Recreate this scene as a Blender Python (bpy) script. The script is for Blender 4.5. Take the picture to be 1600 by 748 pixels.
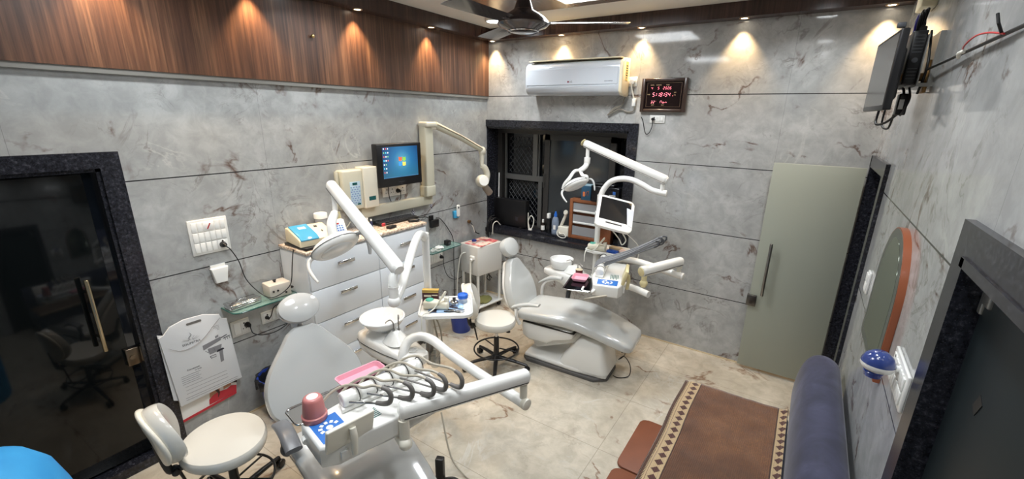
import bpy, bmesh, math, random
from math import sin, cos, pi, radians as RAD
from mathutils import Vector, Matrix, Quaternion, noise
random.seed(7)
for o in list(bpy.data.objects): bpy.data.objects.remove(o)
SC = bpy.context.scene
COL = SC.collection

# ---------------------------------------------------------------- camera, world, exposure
YAW, PITCH, ROLL = -.5792, .2938, .0191
Fv = Vector((sin(YAW)*cos(PITCH), cos(YAW)*cos(PITCH), -sin(PITCH)))
r0 = Vector((cos(YAW), -sin(YAW), 0)); u0 = r0.cross(Fv)
Rv = r0*cos(ROLL)+u0*sin(ROLL); Uv = -r0*sin(ROLL)+u0*cos(ROLL)
cd = bpy.data.cameras.new('camera'); cam = bpy.data.objects.new('camera', cd); COL.objects.link(cam)
M = Matrix((Rv, Uv, -Fv)).transposed().to_4x4(); M.translation = Vector((3.2077, -4.1865, 2.2016))
cam.matrix_world = M
cd.sensor_width = 36; cd.sensor_fit = 'HORIZONTAL'; cd.lens = 679.755/1600*36
cd.shift_x = -9.62/1600; cd.shift_y = 11.42/1600; cd.clip_start = .02
SC.camera = cam
SC.view_settings.view_transform = 'Standard'; SC.view_settings.look = 'None'
SC.view_settings.gamma = 1; SC.view_settings.use_curve_mapping = False
SC.view_settings.exposure = 0.0
W = bpy.data.worlds.new('night'); SC.world = W; W.use_nodes = True
W.node_tree.nodes['Background'].inputs[0].default_value = (.05, .06, .08, 1)
W.node_tree.nodes['Background'].inputs[1].default_value = .3
PANEL_W = 14; ROUND_W = 8.5; SPOT_W = 34

# ---------------------------------------------------------------- materials
MAT = {}
def mat(name, col, rough=.5, metal=0, spec=.5, coat=0, alpha=None, trans=0, emit=0, bump=0, bscale=200, sheen=0, var=0, vscale=8):
    if name in MAT: return MAT[name]
    m = bpy.data.materials.new(name); m.use_nodes = True; nt = m.node_tree; b = nt.nodes['Principled BSDF']
    def lin(c): return tuple((x/12.92 if x <= .04045 else ((x+.055)/1.055)**2.4) for x in c)
    c = lin(tuple(v/255 for v in col))+(1,)
    b.inputs['Base Color'].default_value = c
    b.inputs['Roughness'].default_value = rough; b.inputs['Metallic'].default_value = metal
    b.inputs['Specular IOR Level'].default_value = spec; b.inputs['Coat Weight'].default_value = coat
    b.inputs['Coat Roughness'].default_value = .08
    if trans: b.inputs['Transmission Weight'].default_value = trans
    if alpha is not None: b.inputs['Alpha'].default_value = alpha
    if sheen: b.inputs['Sheen Weight'].default_value = sheen
    if emit:
        b.inputs['Emission Color'].default_value = c; b.inputs['Emission Strength'].default_value = emit
    tc = nt.nodes.new('ShaderNodeTexCoord')
    if bump:
        n = nt.nodes.new('ShaderNodeTexNoise'); n.inputs['Scale'].default_value = bscale
        nt.links.new(tc.outputs['Object'], n.inputs['Vector'])
        bp = nt.nodes.new('ShaderNodeBump'); bp.inputs['Strength'].default_value = bump; bp.inputs['Distance'].default_value = .002
        nt.links.new(n.outputs['Fac'], bp.inputs['Height']); nt.links.new(bp.outputs['Normal'], b.inputs['Normal'])
    if var:
        n = nt.nodes.new('ShaderNodeTexNoise'); n.inputs['Scale'].default_value = vscale; n.inputs['Detail'].default_value = 6
        nt.links.new(tc.outputs['Object'], n.inputs['Vector'])
        r = nt.nodes.new('ShaderNodeValToRGB'); e = r.color_ramp.elements
        e[0].position = .3; e[1].position = .7
        e[0].color = tuple(x*(1-var) for x in c[:3])+(1,); e[1].color = tuple(min(1, x*(1+var*.6)) for x in c[:3])+(1,)
        nt.links.new(n.outputs['Fac'], r.inputs[0]); nt.links.new(r.outputs[0], b.inputs['Base Color'])
    MAT[name] = m; return m

class NT:
    def __init__(s, name, rough=.5):
        s.m = bpy.data.materials.new(name); s.m.use_nodes = True; s.t = s.m.node_tree; s.b = s.t.nodes['Principled BSDF']
        s.b.inputs['Roughness'].default_value = rough
    def n(s, k, **kw):
        x = s.t.nodes.new('ShaderNode'+k)
        for a, v in kw.items(): setattr(x, a, v)
        return x
    def l(s, a, b): s.t.links.new(a, b)
    def math(s, op, a, b=None, clamp=False):
        x = s.n('Math', operation=op, use_clamp=clamp)
        for i, v in enumerate((a, b)):
            if v is None: continue
            if isinstance(v, (int, float)): x.inputs[i].default_value = v
            else: s.l(v, x.inputs[i])
        return x.outputs[0]
    def ramp(s, src, *stops):
        r = s.n('ValToRGB'); e = r.color_ramp.elements
        while len(e) < len(stops): e.new(.5)
        for el, (p, c) in zip(e, stops):
            el.position = p; el.color = c if len(c) == 4 else tuple(c)+(1,)
        s.l(src, r.inputs[0]); return r.outputs[0]
    def noise(s, vec, scale, detail=4, rough=.5, dist=0):
        x = s.n('TexNoise'); x.inputs['Scale'].default_value = scale; x.inputs['Detail'].default_value = detail
        x.inputs['Roughness'].default_value = rough; x.inputs['Distortion'].default_value = dist
        s.l(vec, x.inputs['Vector']); return x.outputs['Fac']
    def mix(s, fac, a, b):
        x = s.n('Mix', data_type='RGBA')
        for i, v in ((0, fac), (6, a), (7, b)):
            if isinstance(v, (int, float)): x.inputs[i].default_value = v
            elif isinstance(v, tuple): x.inputs[i].default_value = v if len(v) == 4 else v+(1,)
            else: s.l(v, x.inputs[i])
        return x.outputs[2]

def s2l(*c): return tuple((x/255/12.92 if x/255 <= .04045 else ((x/255+.055)/1.055)**2.4) for x in c)

def marble(name, base, dark, vein, grooves, vjoints, rough, horiz='x', floor=False, gcol=(40, 40, 42), gmax=9):
    """grey marble-look tile with brown cracks; joints are tile lines in the surface"""
    t = NT(name, rough); g = t.n('NewGeometry'); pos = g.outputs['Position']
    big = t.noise(pos, 1.3, 6, .6, .6); fine = t.noise(pos, 9, 8, .65, .4)
    c = t.mix(t.ramp(big, (.35, (0, 0, 0)), (.68, (1, 1, 1))), s2l(*dark), s2l(*base))
    c = t.mix(t.ramp(fine, (.38, (.5, .5, .5)), (.62, (0, 0, 0))), c, s2l(*[v*.86 for v in dark]))
    # thin cracks: |noise-.5| small, gated by a second noise
    def crack(scale, thr, gate_scale, lo, hi, dist, off):
        mp = t.n('Mapping'); mp.inputs['Location'].default_value = off; t.l(pos, mp.inputs['Vector'])
        n1 = t.noise(mp.outputs[0], scale, 7, .55, dist)
        a = t.math('ABSOLUTE', t.math('SUBTRACT', n1, .5))
        line = t.ramp(a, (0, (1, 1, 1)), (thr, (0, 0, 0)))
        gate = t.ramp(t.noise(mp.outputs[0], gate_scale, 4, .6), (lo, (0, 0, 0)), (hi, (1, 1, 1)))
        return t.math('MULTIPLY', line, gate)
    c = t.mix(t.math('MULTIPLY', crack(1.1, .014, 3.1, .50, .60, .8, (3, 1, 2)), .9), c, s2l(*vein))
    c = t.mix(t.math('MULTIPLY', crack(2.4, .018, 1.9, .50, .64, 1.2, (7, 4, 9)), .3 if floor else .6), c, s2l(110, 104, 98))
    c = t.mix(t.math('MULTIPLY', crack(1.7, .02, 2.0, .5, .62, 1.5, (1, 8, 5)), .5), c, s2l(205, 205, 200))
    c = t.mix(t.math('MULTIPLY', crack(5.5, .02, 2.3, .53, .64, 1.6, (2, 6, 1)), .2 if floor else .4), c, s2l(104, 98, 92))
    sx = t.n('SeparateXYZ'); t.l(pos, sx.inputs[0])
    X, Y, Z = sx.outputs
    def joints(src, period, off, w):
        q = t.math('FRACT', t.math('DIVIDE', t.math('SUBTRACT', src, off), period))
        q = t.math('ABSOLUTE', t.math('SUBTRACT', q, .5))
        return t.math('GREATER_THAN', q, .5-w/period)
    if floor:
        j = t.math('MAXIMUM', joints(X, 1.29, *grooves), joints(Y, .645, *vjoints))
        c = t.mix(t.math('MULTIPLY', j, .55), c, s2l(*gcol))
    else:
        j = joints(Z, .6, 0, .0035)
        low = t.math('MULTIPLY', t.math('GREATER_THAN', Z, .05), t.math('LESS_THAN', Z, gmax))
        c = t.mix(t.math('MULTIPLY', j, low), c, s2l(*gcol))
        if vjoints:
            j2 = joints(X if horiz == 'x' else Y, vjoints[0], vjoints[1], .0012)
            c = t.mix(t.math('MULTIPLY', j2, .35), c, s2l(*gcol))
    t.l(c, t.b.inputs['Base Color']); t.b.inputs['Specular IOR Level'].default_value = .5
    return t.m

M_wall = marble('marble_wall_tile', (196, 196, 194), (168, 169, 167), (92, 66, 52), None, (1.2, .57), .07)
M_wallL = marble('marble_wall_tile_left', (190, 192, 191), (163, 165, 164), (92, 66, 52), None, (1.2, -1.36), .16, horiz='y')
M_wallR = marble('marble_wall_tile_right', (196, 197, 196), (170, 171, 170), (92, 66, 52), None, (1.2, -.3), .07, horiz='y', gmax=2.1)
M_floor = marble('marble_floor_tile', (208, 199, 183), (184, 175, 158), (120, 88, 64), (2.335, .002), (-1.79, .002), .10, floor=True, gcol=(120, 112, 98))

def wood_mat(name, c1, c2, c3, axis='z', rough=.3, scale=14):
    t = NT(name, rough); g = t.n('NewGeometry')
    mp = t.n('Mapping'); t.l(g.outputs['Position'], mp.inputs['Vector'])
    sc = {'z': (1, 1, .03), 'x': (.03, 1, 1), 'y': (1, .03, 1)}[axis]; mp.inputs['Scale'].default_value = sc
    a = t.noise(mp.outputs[0], scale, 6, .7, .2); b = t.noise(mp.outputs[0], scale*5, 4, .6)
    c = t.ramp(a, (.3, s2l(*c1)), (.5, s2l(*c2)), (.72, s2l(*c3)))
    c = t.mix(t.ramp(b, (.35, (.55, .55, .55)), (.6, (0, 0, 0))), c, s2l(*[v*.62 for v in c1]))
    t.l(c, t.b.inputs['Base Color']); return t.m
M_wood = wood_mat('walnut_laminate', (66, 46, 38), (98, 68, 52), (140, 104, 78), 'z', .33, 16)
M_woodbeam = wood_mat('dark_walnut_laminate', (50, 36, 33), (68, 48, 43), (88, 62, 54), 'z', .25, 16)
M_woodceil = wood_mat('glossy_brown_ceiling_panel', (92, 72, 62), (122, 98, 84), (146, 120, 104), 'y', .2, 4)
M_white_ceil = mat('white_ceiling_paint', (222, 220, 214), .6)

def granite():
    t = NT('black_granite', .23); g = t.n('NewGeometry')
    v = t.n('TexVoronoi'); v.inputs['Scale'].default_value = 130; t.l(g.outputs['Position'], v.inputs['Vector'])
    n = t.noise(g.outputs['Position'], 60, 6, .7)
    c = t.ramp(n, (.35, s2l(18, 19, 24)), (.55, s2l(38, 39, 46)), (.75, s2l(84, 84, 92)))
    c = t.mix(t.ramp(v.outputs['Distance'], (.0, (.5, .5, .5)), (.25, (0, 0, 0))), c, s2l(92, 92, 100))
    t.l(c, t.b.inputs['Base Color']); return t.m
M_granite = granite()
M_black = mat('black_void', (14, 16, 20), .6)
M_darkglass = mat('dark_tinted_door_glass', (13, 16, 17), .06, spec=.4, coat=.0)
M_white = mat('white_enamel', (238, 237, 232), .22, coat=.5)
M_offwhite = mat('aged_ivory_plastic', (234, 229, 214), .3, coat=.3)
M_chrome = mat('chrome', (205, 205, 205), .14, 1)
M_steel = mat('brushed_steel', (150, 148, 145), .3, 1)
M_blackp = mat('black_plastic', (22, 22, 24), .35)
M_greyp = mat('dark_grey_plastic', (72, 74, 78), .4)
M_vinyl = mat('glossy_white_vinyl', (196, 197, 194), .17, coat=.6)
M_cable_b = mat('black_cable', (18, 18, 20), .45)
M_cable_w = mat('white_cable', (222, 220, 210), .45)
M_hose = mat('beige_grey_hose', (176, 168, 152), .5)
M_elbow = mat('grey_rubber_elbow', (112, 108, 104), .5)

# ---------------------------------------------------------------- mesh helper
class MB:
    def __init__(s): s.bm = bmesh.new(); s.mi = 0
    def _f(s, faces):
        for f in faces: f.material_index = s.mi; f.smooth = True
    def box(s, c, d, rot=None, bev=0, seg=2, m=0):
        """centre c, full dims d"""
        r = bmesh.ops.create_cube(s.bm, size=1)
        vs = r['verts']; bmesh.ops.scale(s.bm, vec=d, verts=vs)
        fs = list({f for v in vs for f in v.link_faces})
        if bev:
            es = list({e for f in fs for e in f.edges})
            bev = min(bev, min(d)*.49)
            q = bmesh.ops.bevel(s.bm, geom=es, offset=bev, segments=seg, affect='EDGES', profile=.5)
            vs = list(set(q['verts']) | {v for v in vs if v.is_valid}); fs = list({f for v in vs for f in v.link_faces})
        X = Matrix.Translation(Vector(c))
        if rot is not None: X = X @ (rot.to_4x4() if not isinstance(rot, (int, float)) else Matrix.Rotation(rot, 4, 'Z'))
        bmesh.ops.transform(s.bm, matrix=X, verts=vs)
        for f in fs: f.material_index = m; f.smooth = bool(bev)
        return s
    def bb(s, lo, hi, bev=0, seg=2, m=0):
        return s.box([(a+b)/2 for a, b in zip(lo, hi)], [abs(b-a) for a, b in zip(lo, hi)], None, bev, seg, m)
    def ring(s, c, x, y, r, n, ry=None):
        ry = r if ry is None else ry
        return [s.bm.verts.new(c + x*(r*cos(2*pi*i/n)) + y*(ry*sin(2*pi*i/n))) for i in range(n)]
    def skin(s, rings, m=0, cap=True, smooth=True, closed=True):
        n = len(rings[0])
        for a, b in zip(rings, rings[1:]):
            for i in range(n if closed else n-1):
                j = (i+1) % n
                try:
                    f = s.bm.faces.new((a[i], a[j], b[j], b[i])); f.material_index = m; f.smooth = smooth
                except ValueError: pass
        if cap:
            for q, rv in ((rings[0], 1), (rings[-1], 0)):
                try:
                    f = s.bm.faces.new(q[::-1] if rv else q); f.material_index = m
                except ValueError: pass
        return s
    def tube(s, pts, r, n=12, m=0, smooth=True, sub=0, cap=True, flat=1):
        pts = [Vector(p) for p in pts]
        if sub: pts = spline(pts, sub)
        rs = r if isinstance(r, (list, tuple)) else [r]*len(pts)
        if len(rs) != len(pts):
            k = len(rs)-1; rr = []
            for i in range(len(pts)):
                q = i/(len(pts)-1)*k; a = min(int(q), k-1); rr.append(rs[a]+(rs[a+1]-rs[a])*(q-a))
            rs = rr
        t0 = (pts[1]-pts[0]).normalized()
        up = Vector((0, 0, 1)) if abs(t0.z) < .9 else Vector((1, 0, 0))
        x = t0.cross(up).normalized(); rings = []
        for i, p in enumerate(pts):
            t = ((pts[min(i+1, len(pts)-1)]-pts[max(i-1, 0)])).normalized()
            x = (x - t*x.dot(t))
            x = x.normalized() if x.length > 1e-6 else t.orthogonal().normalized()
            y = t.cross(x); rings.append(s.ring(p, x, y, rs[i], n, rs[i]*flat))
        return s.skin(rings, m, cap, smooth)
    def cyl(s, a, b, r, r2=None, n=24, m=0, bev=0):
        r2 = r if r2 is None else r2
        a = Vector(a); b = Vector(b); d = (b-a)
        if bev:
            t = d.normalized()*bev
            pts = [a, a+t*.3, a+t, b-t, b-t*.3, b]; rr = [r-bev, r-bev*.3, r, r2, r2-bev*.3, r2-bev]
        else: pts = [a, b]; rr = [r, r2]
        t = d.normalized(); x = t.orthogonal().normalized(); y = t.cross(x)
        rings = [s.ring(p, x, y, q, n) for p, q in zip(pts, rr)]
        return s.skin(rings, m, True, True)
    def lathe(s, prof, c=(0, 0, 0), axis=(0, 0, 1), n=32, m=0, cap=False, sx=1, sy=1):
        c = Vector(c); t = Vector(axis).normalized()
        x = Vector((1, 0, 0)) if abs(t.z) > .99 else t.orthogonal().normalized(); y = t.cross(x)
        rings = [s.ring(c+t*h, x, y, max(r, 1e-4)*sx, n, max(r, 1e-4)*sy) for r, h in prof]
        return s.skin(rings, m, cap, True)
    def ball(s, c, r, n=20, m=0, rot=None):
        rr = (r, r, r) if isinstance(r, (int, float)) else r
        q = bmesh.ops.create_uvsphere(s.bm, u_segments=n, v_segments=max(8, n*2//3), radius=1)
        X = Matrix.Translation(Vector(c)) @ (rot.to_4x4() if rot is not None else Matrix()) @ Matrix.Diagonal((*rr, 1))
        bmesh.ops.transform(s.bm, matrix=X, verts=q['verts'])
        for f in {f for v in q['verts'] for f in v.link_faces}: f.material_index = m; f.smooth = True
        return s
    def prism(s, poly, h, M=None, m=0, bev=0, smooth=False):
        """poly (u,v) extruded 0..h along w; M maps (u,v,w) -> space"""
        M = M or Matrix()
        a = [s.bm.verts.new(Vector((u, v, 0))) for u, v in poly]; b = [s.bm.verts.new(Vector((u, v, h))) for u, v in poly]
        fs = []; n = len(poly)
        fs.append(s.bm.faces.new(a[::-1])); fs.append(s.bm.faces.new(b))
        for i in range(n):
            j = (i+1) % n; f = s.bm.faces.new((a[i], a[j], b[j], b[i])); f.smooth = smooth; fs.append(f)
        vs = a+b
        if bev:
            es = list(set(fs[0].edges) | set(fs[1].edges))
            q = bmesh.ops.bevel(s.bm, geom=es, offset=bev, segments=3, affect='EDGES', profile=.5)
            vs = list({v for v in vs if v.is_valid} | set(q['verts']))
            fs = list({f for v in vs for f in v.link_faces})
            for f in fs: f.smooth = True
        for f in fs:
            if f.is_valid: f.material_index = m
        bmesh.ops.transform(s.bm, matrix=M, verts=vs); return s
    def pillow(s, outline, thick, M=None, m=0, crown=.5, rings=5, bottom=.35):
        """cushion: outline (u,v) list, rounded rim, crowned top"""
        M = M or Matrix(); n = len(outline)
        cu = sum(p[0] for p in outline)/n; cv = sum(p[1] for p in outline)/n
        lv = []
        def ring(k, w): lv.append([s.bm.verts.new(M @ Vector((cu+(u-cu)*k, cv+(v-cv)*k, w))) for u, v in outline])
        ring(.02, -thick*bottom); ring(.6, -thick*bottom); ring(.9, -thick*bottom)
        for a in range(-60, 61, 20): ring(1-.09*(1-cos(RAD(a))), thick*.5*sin(RAD(a))*(bottom*2 if a < 0 else 1))
        for i in range(1, rings): 
            k = 1-i/rings; ring(.93*k+.0, thick*(.47+crown*(1-k*k)*.5))
        ring(.02, thick*(.47+crown*.5))
        s.skin(lv, m, True, True); return s
    def mesh(s, name, mats, off=None, wn=True):
        me = bpy.data.meshes.new(name)
        bmesh.ops.recalc_face_normals(s.bm, faces=s.bm.faces)
        if off is not None: bmesh.ops.translate(s.bm, verts=s.bm.verts, vec=-Vector(off))
        s.bm.to_mesh(me); s.bm.free()
        me.set_sharp_from_angle(angle=RAD(48))
        for q in (mats if isinstance(mats, (list, tuple)) else [mats]): me.materials.append(q)
        return me

def spline(pts, k):
    out = []; P = [Vector(p) for p in pts]; n = len(P)
    for i in range(n-1):
        p0 = P[max(i-1, 0)]; p1 = P[i]; p2 = P[i+1]; p3 = P[min(i+2, n-1)]
        for j in range(k):
            t = j/k
            out.append(.5*((2*p1)+(p2-p0)*t+(2*p0-5*p1+4*p2-p3)*t*t+(3*p1-p0-3*p2+p3)*t*t*t))
    out.append(P[-1]); return out
def rrect(w, h, r, n=5, cx=0, cy=0):
    o = []
    for sx, sy, a0 in ((1, 1, 0), (-1, 1, 90), (-1, -1, 180), (1, -1, 270)):
        for i in range(n+1):
            a = RAD(a0+90*i/n); o.append((cx+sx*(w/2-r)+r*cos(a), cy+sy*(h/2-r)+r*sin(a)))
    return o

def tag(o, label, cat, group=None):
    o['label'] = label; o['category'] = cat
    if group: o['group'] = group
    return o
OFF = {}
def thing(name, loc, label, cat, rz=0, group=None, world=False):
    o = bpy.data.objects.new(name, None); COL.objects.link(o); o.location = loc; o.rotation_euler = (0, 0, rz)
    o.empty_display_size = .05
    OFF[o.name] = Vector(loc) if world else None
    return tag(o, label, cat, group)
def part(T, name, mb, mats, label=None):
    """child mesh of T (or sub-part when T is itself a part)"""
    off = OFF.get(T.name)
    o = bpy.data.objects.new(name, mb.mesh(name, mats, off)); COL.objects.link(o); o.parent = T; OFF[o.name] = off
    if label: o['label'] = label
    return o
def solo(name, mb, mats, loc, label, cat, group=None):
    """one-mesh thing, mesh written in world space"""
    o = bpy.data.objects.new(name, mb.mesh(name, mats, loc)); COL.objects.link(o); o.location = loc
    OFF[o.name] = Vector(loc)
    return tag(o, label, cat, group)
def struct(name, mb, mats, parent=None):
    o = bpy.data.objects.new(name, mb.mesh(name, mats)); COL.objects.link(o); o['kind'] = 'structure'
    OFF[o.name] = None
    if parent: o.parent = parent
    return o
def dup(o, parent=None):
    c = o.copy(); COL.objects.link(c); c.parent = parent
    for ch in [x for x in bpy.data.objects if x.parent == o]: dup(ch, c)
    return c
def chan(T): return [x for x in bpy.data.objects if x.parent == T]

# ================================================================ SHELL
H = 3.07; RW = 3.609; YB = -5.3
m = MB().bb((-.2, YB, -.1), (RW+.2, .2, 0)); struct('floor', m, M_floor)
# left wall with door opening y -4.35..-3.45, z 0..1.885
m = MB(); m.bb((-.15, -3.45, 0), (0, .3, H)); m.bb((-.15, YB, 0), (0, -4.35, H)); m.bb((-.15, -4.35, 1.885), (0, -3.45, H))
struct('wall_left', m, M_wallL)
# back wall with window opening x .0..1.72, z .865..2.07
m = MB(); m.bb((0, 0, 0), (RW+.15, .3, .83)); m.bb((0, 0, 2.07), (RW+.15, .3, H)); m.bb((1.72, 0, .83), (RW+.15, .3, 2.07))
struct('wall_back', m, M_wall)
# right wall with two openings
m = MB(); m.bb((RW, -.05, 0), (RW+.15, 0, H)); m.bb((RW, -.75, 1.88), (RW+.15, -.05, H)); m.bb((RW, -2.67, 0), (RW+.15, -.75, H))
m.bb((RW, -3.55, 1.87), (RW+.15, -2.67, H)); m.bb((RW, YB, 0), (RW+.15, -3.55, H))
struct('wall_right', m, M_wallR)
m = MB().bb((-.15, YB-.15, 0), (RW+.15, YB, H)); struct('wall_front', m, M_wallR)
# ceiling: white border, brown glossy inset
m = MB(); m.bb((-.15, YB, H), (RW+.15, .3, H+.08)); struct('ceiling', m, M_white_ceil)
m = MB(); m.bb((.65, -4.6, H-.012), (3.0, -.62, H-.001)); struct('trim_1', m, M_woodceil)
# walnut boxing along left and back walls carrying the spots
m = MB(); m.bb((0, YB, 2.96), (.15, 0, H)); m.bb((.15, -.13, 2.96), (RW, 0, H)); struct('trim_2', m, M_woodbeam)
m = MB(); m.bb((0, YB, 2.40), (.03, 0, 2.96)); struct('trim_3', m, M_wood)
m = MB(); m.bb((0.0, YB, 2.372), (.024, -.0, 2.40)); struct('trim_4', m, mat('grey_reveal_strip', (128, 126, 120), .5))
m = MB(); m.bb((0, -.004, 0), (RW, 0, .012)); m.bb((0, -3.36, 0), (.004, 0, .012))
struct('baseboard_back', m, mat('warm_grout', (214, 196, 160), .5))
# dark rooms behind the doors and the night outside the window
m = MB()
m.bb((-.9, -4.5, 0), (-.85, -3.3, 2.3)); m.bb((-.9, -3.32, 0), (-.15, -3.27, 2.3)); m.bb((-.9, -4.53, 0), (-.15, -4.48, 2.3)); m.bb((-.9, -4.5, 1.95), (-.15, -3.3, 2.0)); m.bb((-.9, -4.5, -.05), (-.15, -3.3, 0))
m.bb((4.6, -.9, 0), (4.65, .1, 2.3)); m.bb((3.76, .05, 0), (4.6, .1, 2.3)); m.bb((3.76, -.95, 0), (4.6, -.9, 2.3)); m.bb((3.76, -.9, 1.95), (4.6, .1, 2.0)); m.bb((3.76, -.9, -.05), (4.6, .1, 0))
m.bb((4.6, -3.8, 0), (4.65, -2.5, 2.3)); m.bb((3.76, -2.5, 0), (4.6, -2.45, 2.3)); m.bb((3.76, -3.85, 0), (4.6, -3.8, 2.3)); m.bb((3.76, -3.8, 1.95), (4.6, -2.5, 2.0)); m.bb((3.76, -3.8, -.05), (4.6, -2.5, 0))
m.bb((-.1, .9, .4), (2.1, .95, 2.5)); m.bb((-.15, .3, .4), (-.1, .95, 2.5)); m.bb((2.1, .3, .4), (2.15, .95, 2.5)); m.bb((-.1, .3, 2.45), (2.1, .95, 2.5)); m.bb((-.1, .3, .4), (2.1, .95, .45))
struct('wall_dark_rooms', m, M_black)

# ---- window: granite surround, sill, sliding sashes
m = MB()
m.bb((0, -.02, 2.07), (1.81, .0, 2.145)); m.bb((1.72, -.02, .80), (1.81, .0, 2.07)); m.bb((0, -.035, .815), (1.81, .24, .865))
m.bb((0.0, 0, .865), (.018, .24, 2.07)); m.bb((1.70, 0, .865), (1.72, .24, 2.07)); m.bb((0, 0, 2.05), (1.72, .24, 2.07))
win = struct('window_1', m, M_granite)
M_alu = mat('bronze_aluminium', (66, 64, 62), .35, .4)
M_alu2 = mat('grey_aluminium', (104, 104, 102), .35, .4)
m = MB(); y0, y1 = .2, .29
m.bb((.018, y0, .865), (.075, y1, 2.05)); m.bb((1.655, y0, .865), (1.70, y1, 2.05)); m.bb((.075, y0, 1.995), (1.655, y1, 2.05)); m.bb((.075, y0, .865), (1.655, y1, .91))
struct('window_frame', m, M_alu, win)
m = MB()
m.bb((.50, .23, 1.51), (.56, .262, 1.995)); m.bb((.12, .225, 1.455), (.70, .27, 1.515)); m.bb((.585, .23, .91), (.635, .262, 1.455)); m.bb((.10, .235, .91), (.122, .26, 1.995)); m.bb((.575, .235, 1.51), (.585, .26, 1.995))
struct('window_mullion', m, M_alu2, win)
m = MB()
for x0, x1, z0, z1 in ((.68, 1.53, .91, 2.0),):
    m.bb((x0, .19, z0), (x0+.065, .225, z1)); m.bb((x1-.065, .19, z0), (x1, .225, z1)); m.bb((x0, .19, z1-.06), (x1, .225, z1)); m.bb((x0, .19, z0), (x1, .225, z0+.06))
    m.bb((x0-.006, .18, 1.4), (x0+.02, .192, 1.56))
sash = struct('window_sash', m, M_alu, win)
m = MB().bb((.745, .205, .97), (1.465, .211, 1.94)); struct('window_pane', m, mat('grey_night_glass', (50, 53, 55), .12, spec=.6, coat=.3), sash)
m = MB().bb((.12, .272, .91), (1.655, .276, 2.0)); struct('window_pane', m, mat('black_night_glass', (10, 12, 16), .06, spec=.6), win)
m = MB()
for x0, x1, z0, z1 in ((.15, .49, 1.53, 1.96), (.15, .58, .93, 1.44)):
    s_ = .075
    for sg in (1, -1):
        k = -20
        while k < 40:
            # line z = z0 + sg*(x-x0)*1.15 + k*s
            pts = []
            for i in range(41):
                x = x0+(x1-x0)*i/40; z = (z0+z1)/2+sg*(x-(x0+x1)/2)*1.2+(k-10)*s_
                if z0 <= z <= z1: pts.append((x, .266, z))
            if len(pts) > 1: m.tube([pts[0], pts[-1]], .0022, 4)
            k += 1
struct('window_grille', m, mat('dull_wire', (84, 86, 88), .5, .3), win)

# ---- door 1 (left wall): granite frame, tinted glass leaf, bar handle, lock patch
m = MB()
m.bb((0, -3.452, 0), (.022, -3.362, 1.97)); m.bb((0, -4.44, 1.885), (.022, -3.452, 1.97)); m.bb((0, -4.44, 0), (.022, -4.35, 1.885))
m.bb((-.15, -3.47, 0), (0, -3.45, 1.885)); m.bb((-.15, -4.35, 1.865), (0, -3.45, 1.885)); m.bb((-.15, -4.35, 0), (0, -4.33, 1.885)); m.bb((-.15, -4.35, 0), (.022, -3.45, .06))
m.bb((.022, -3.45, 0), (.026, -3.362, .012))
d1 = struct('door_1', m, M_granite)
m = MB().bb((-.062, -4.33, .075), (-.05, -3.52, 1.86), bev=.002); struct('door_leaf', m, M_darkglass, d1)
m = MB().bb((-.064, -3.52, .065), (-.054, -3.47, 1.86)); struct('door_side_light', m, mat('black_glass', (16, 20, 26), .05, spec=.6), d1)
m = MB(); m.cyl((.005, -3.625, .85), (.005, -3.625, 1.29), .0115, n=16, bev=.003)
for z in (.93, 1.21): m.cyl((-.05, -3.625, z), (.003, -3.625, z), .008, n=12)
struct('door_handle', m, mat('champagne_steel', (196, 180, 150), .25, 1), d1)
m = MB(); m.bb((-.068, -3.54, .69), (-.03, -3.475, .80), bev=.003); m.bb((-.05, -3.475, .70), (-.02, -3.45, .80), bev=.003); m.cyl((-.031, -3.515, .745), (-.022, -3.515, .745), .013, n=16)
struct('door_lock', m, mat('bronze_steel', (130, 116, 100), .28, 1), d1)

# ---- door 2 (right wall by the corner): frame, frosted leaf swung open against the back wall
m = MB()
m.bb((RW-.022, -.84, 0), (RW, -.75, 1.965)); m.bb((RW-.022, -.75, 1.885), (RW, -.0, 1.965))
m.bb((RW, -.75, 0), (RW+.15, -.73, 1.885)); m.bb((RW, -.07, 0), (RW+.15, -.05, 1.885)); m.bb((RW, -.75, 1.865), (RW+.15, -.05, 1.885)); m.bb((RW-.022, -.05, 0), (RW, 0, 1.965))
d2 = struct('door_2', m, M_granite)
t = NT('frosted_glass', .38); t.b.inputs['Base Color'].default_value = (*s2l(176, 180, 166), 1); t.b.inputs['Alpha'].default_value = .76
M_frost = t.m
m = MB().bb((2.972, -.072, .03), (3.575, -.062, 1.872), bev=.002); struct('door_leaf', m, M_frost, d2)
m = MB(); m.cyl((3.066, -.115, .745), (3.066, -.115, 1.215), .012, n=16, bev=.003)
for z in (.83, 1.13): m.cyl((3.066, -.115, z), (3.066, -.072, z), .008, n=12)
struct('door_handle', m, M_steel, d2)
m = MB(); m.bb((2.955, -.09, .625), (3.03, -.05, .725), bev=.003); m.cyl((2.99, -.096, .66), (2.99, -.088, .66), .014, n=16)
struct('door_lock', m, mat('dark_steel', (110, 108, 106), .3, 1), d2)

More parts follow.
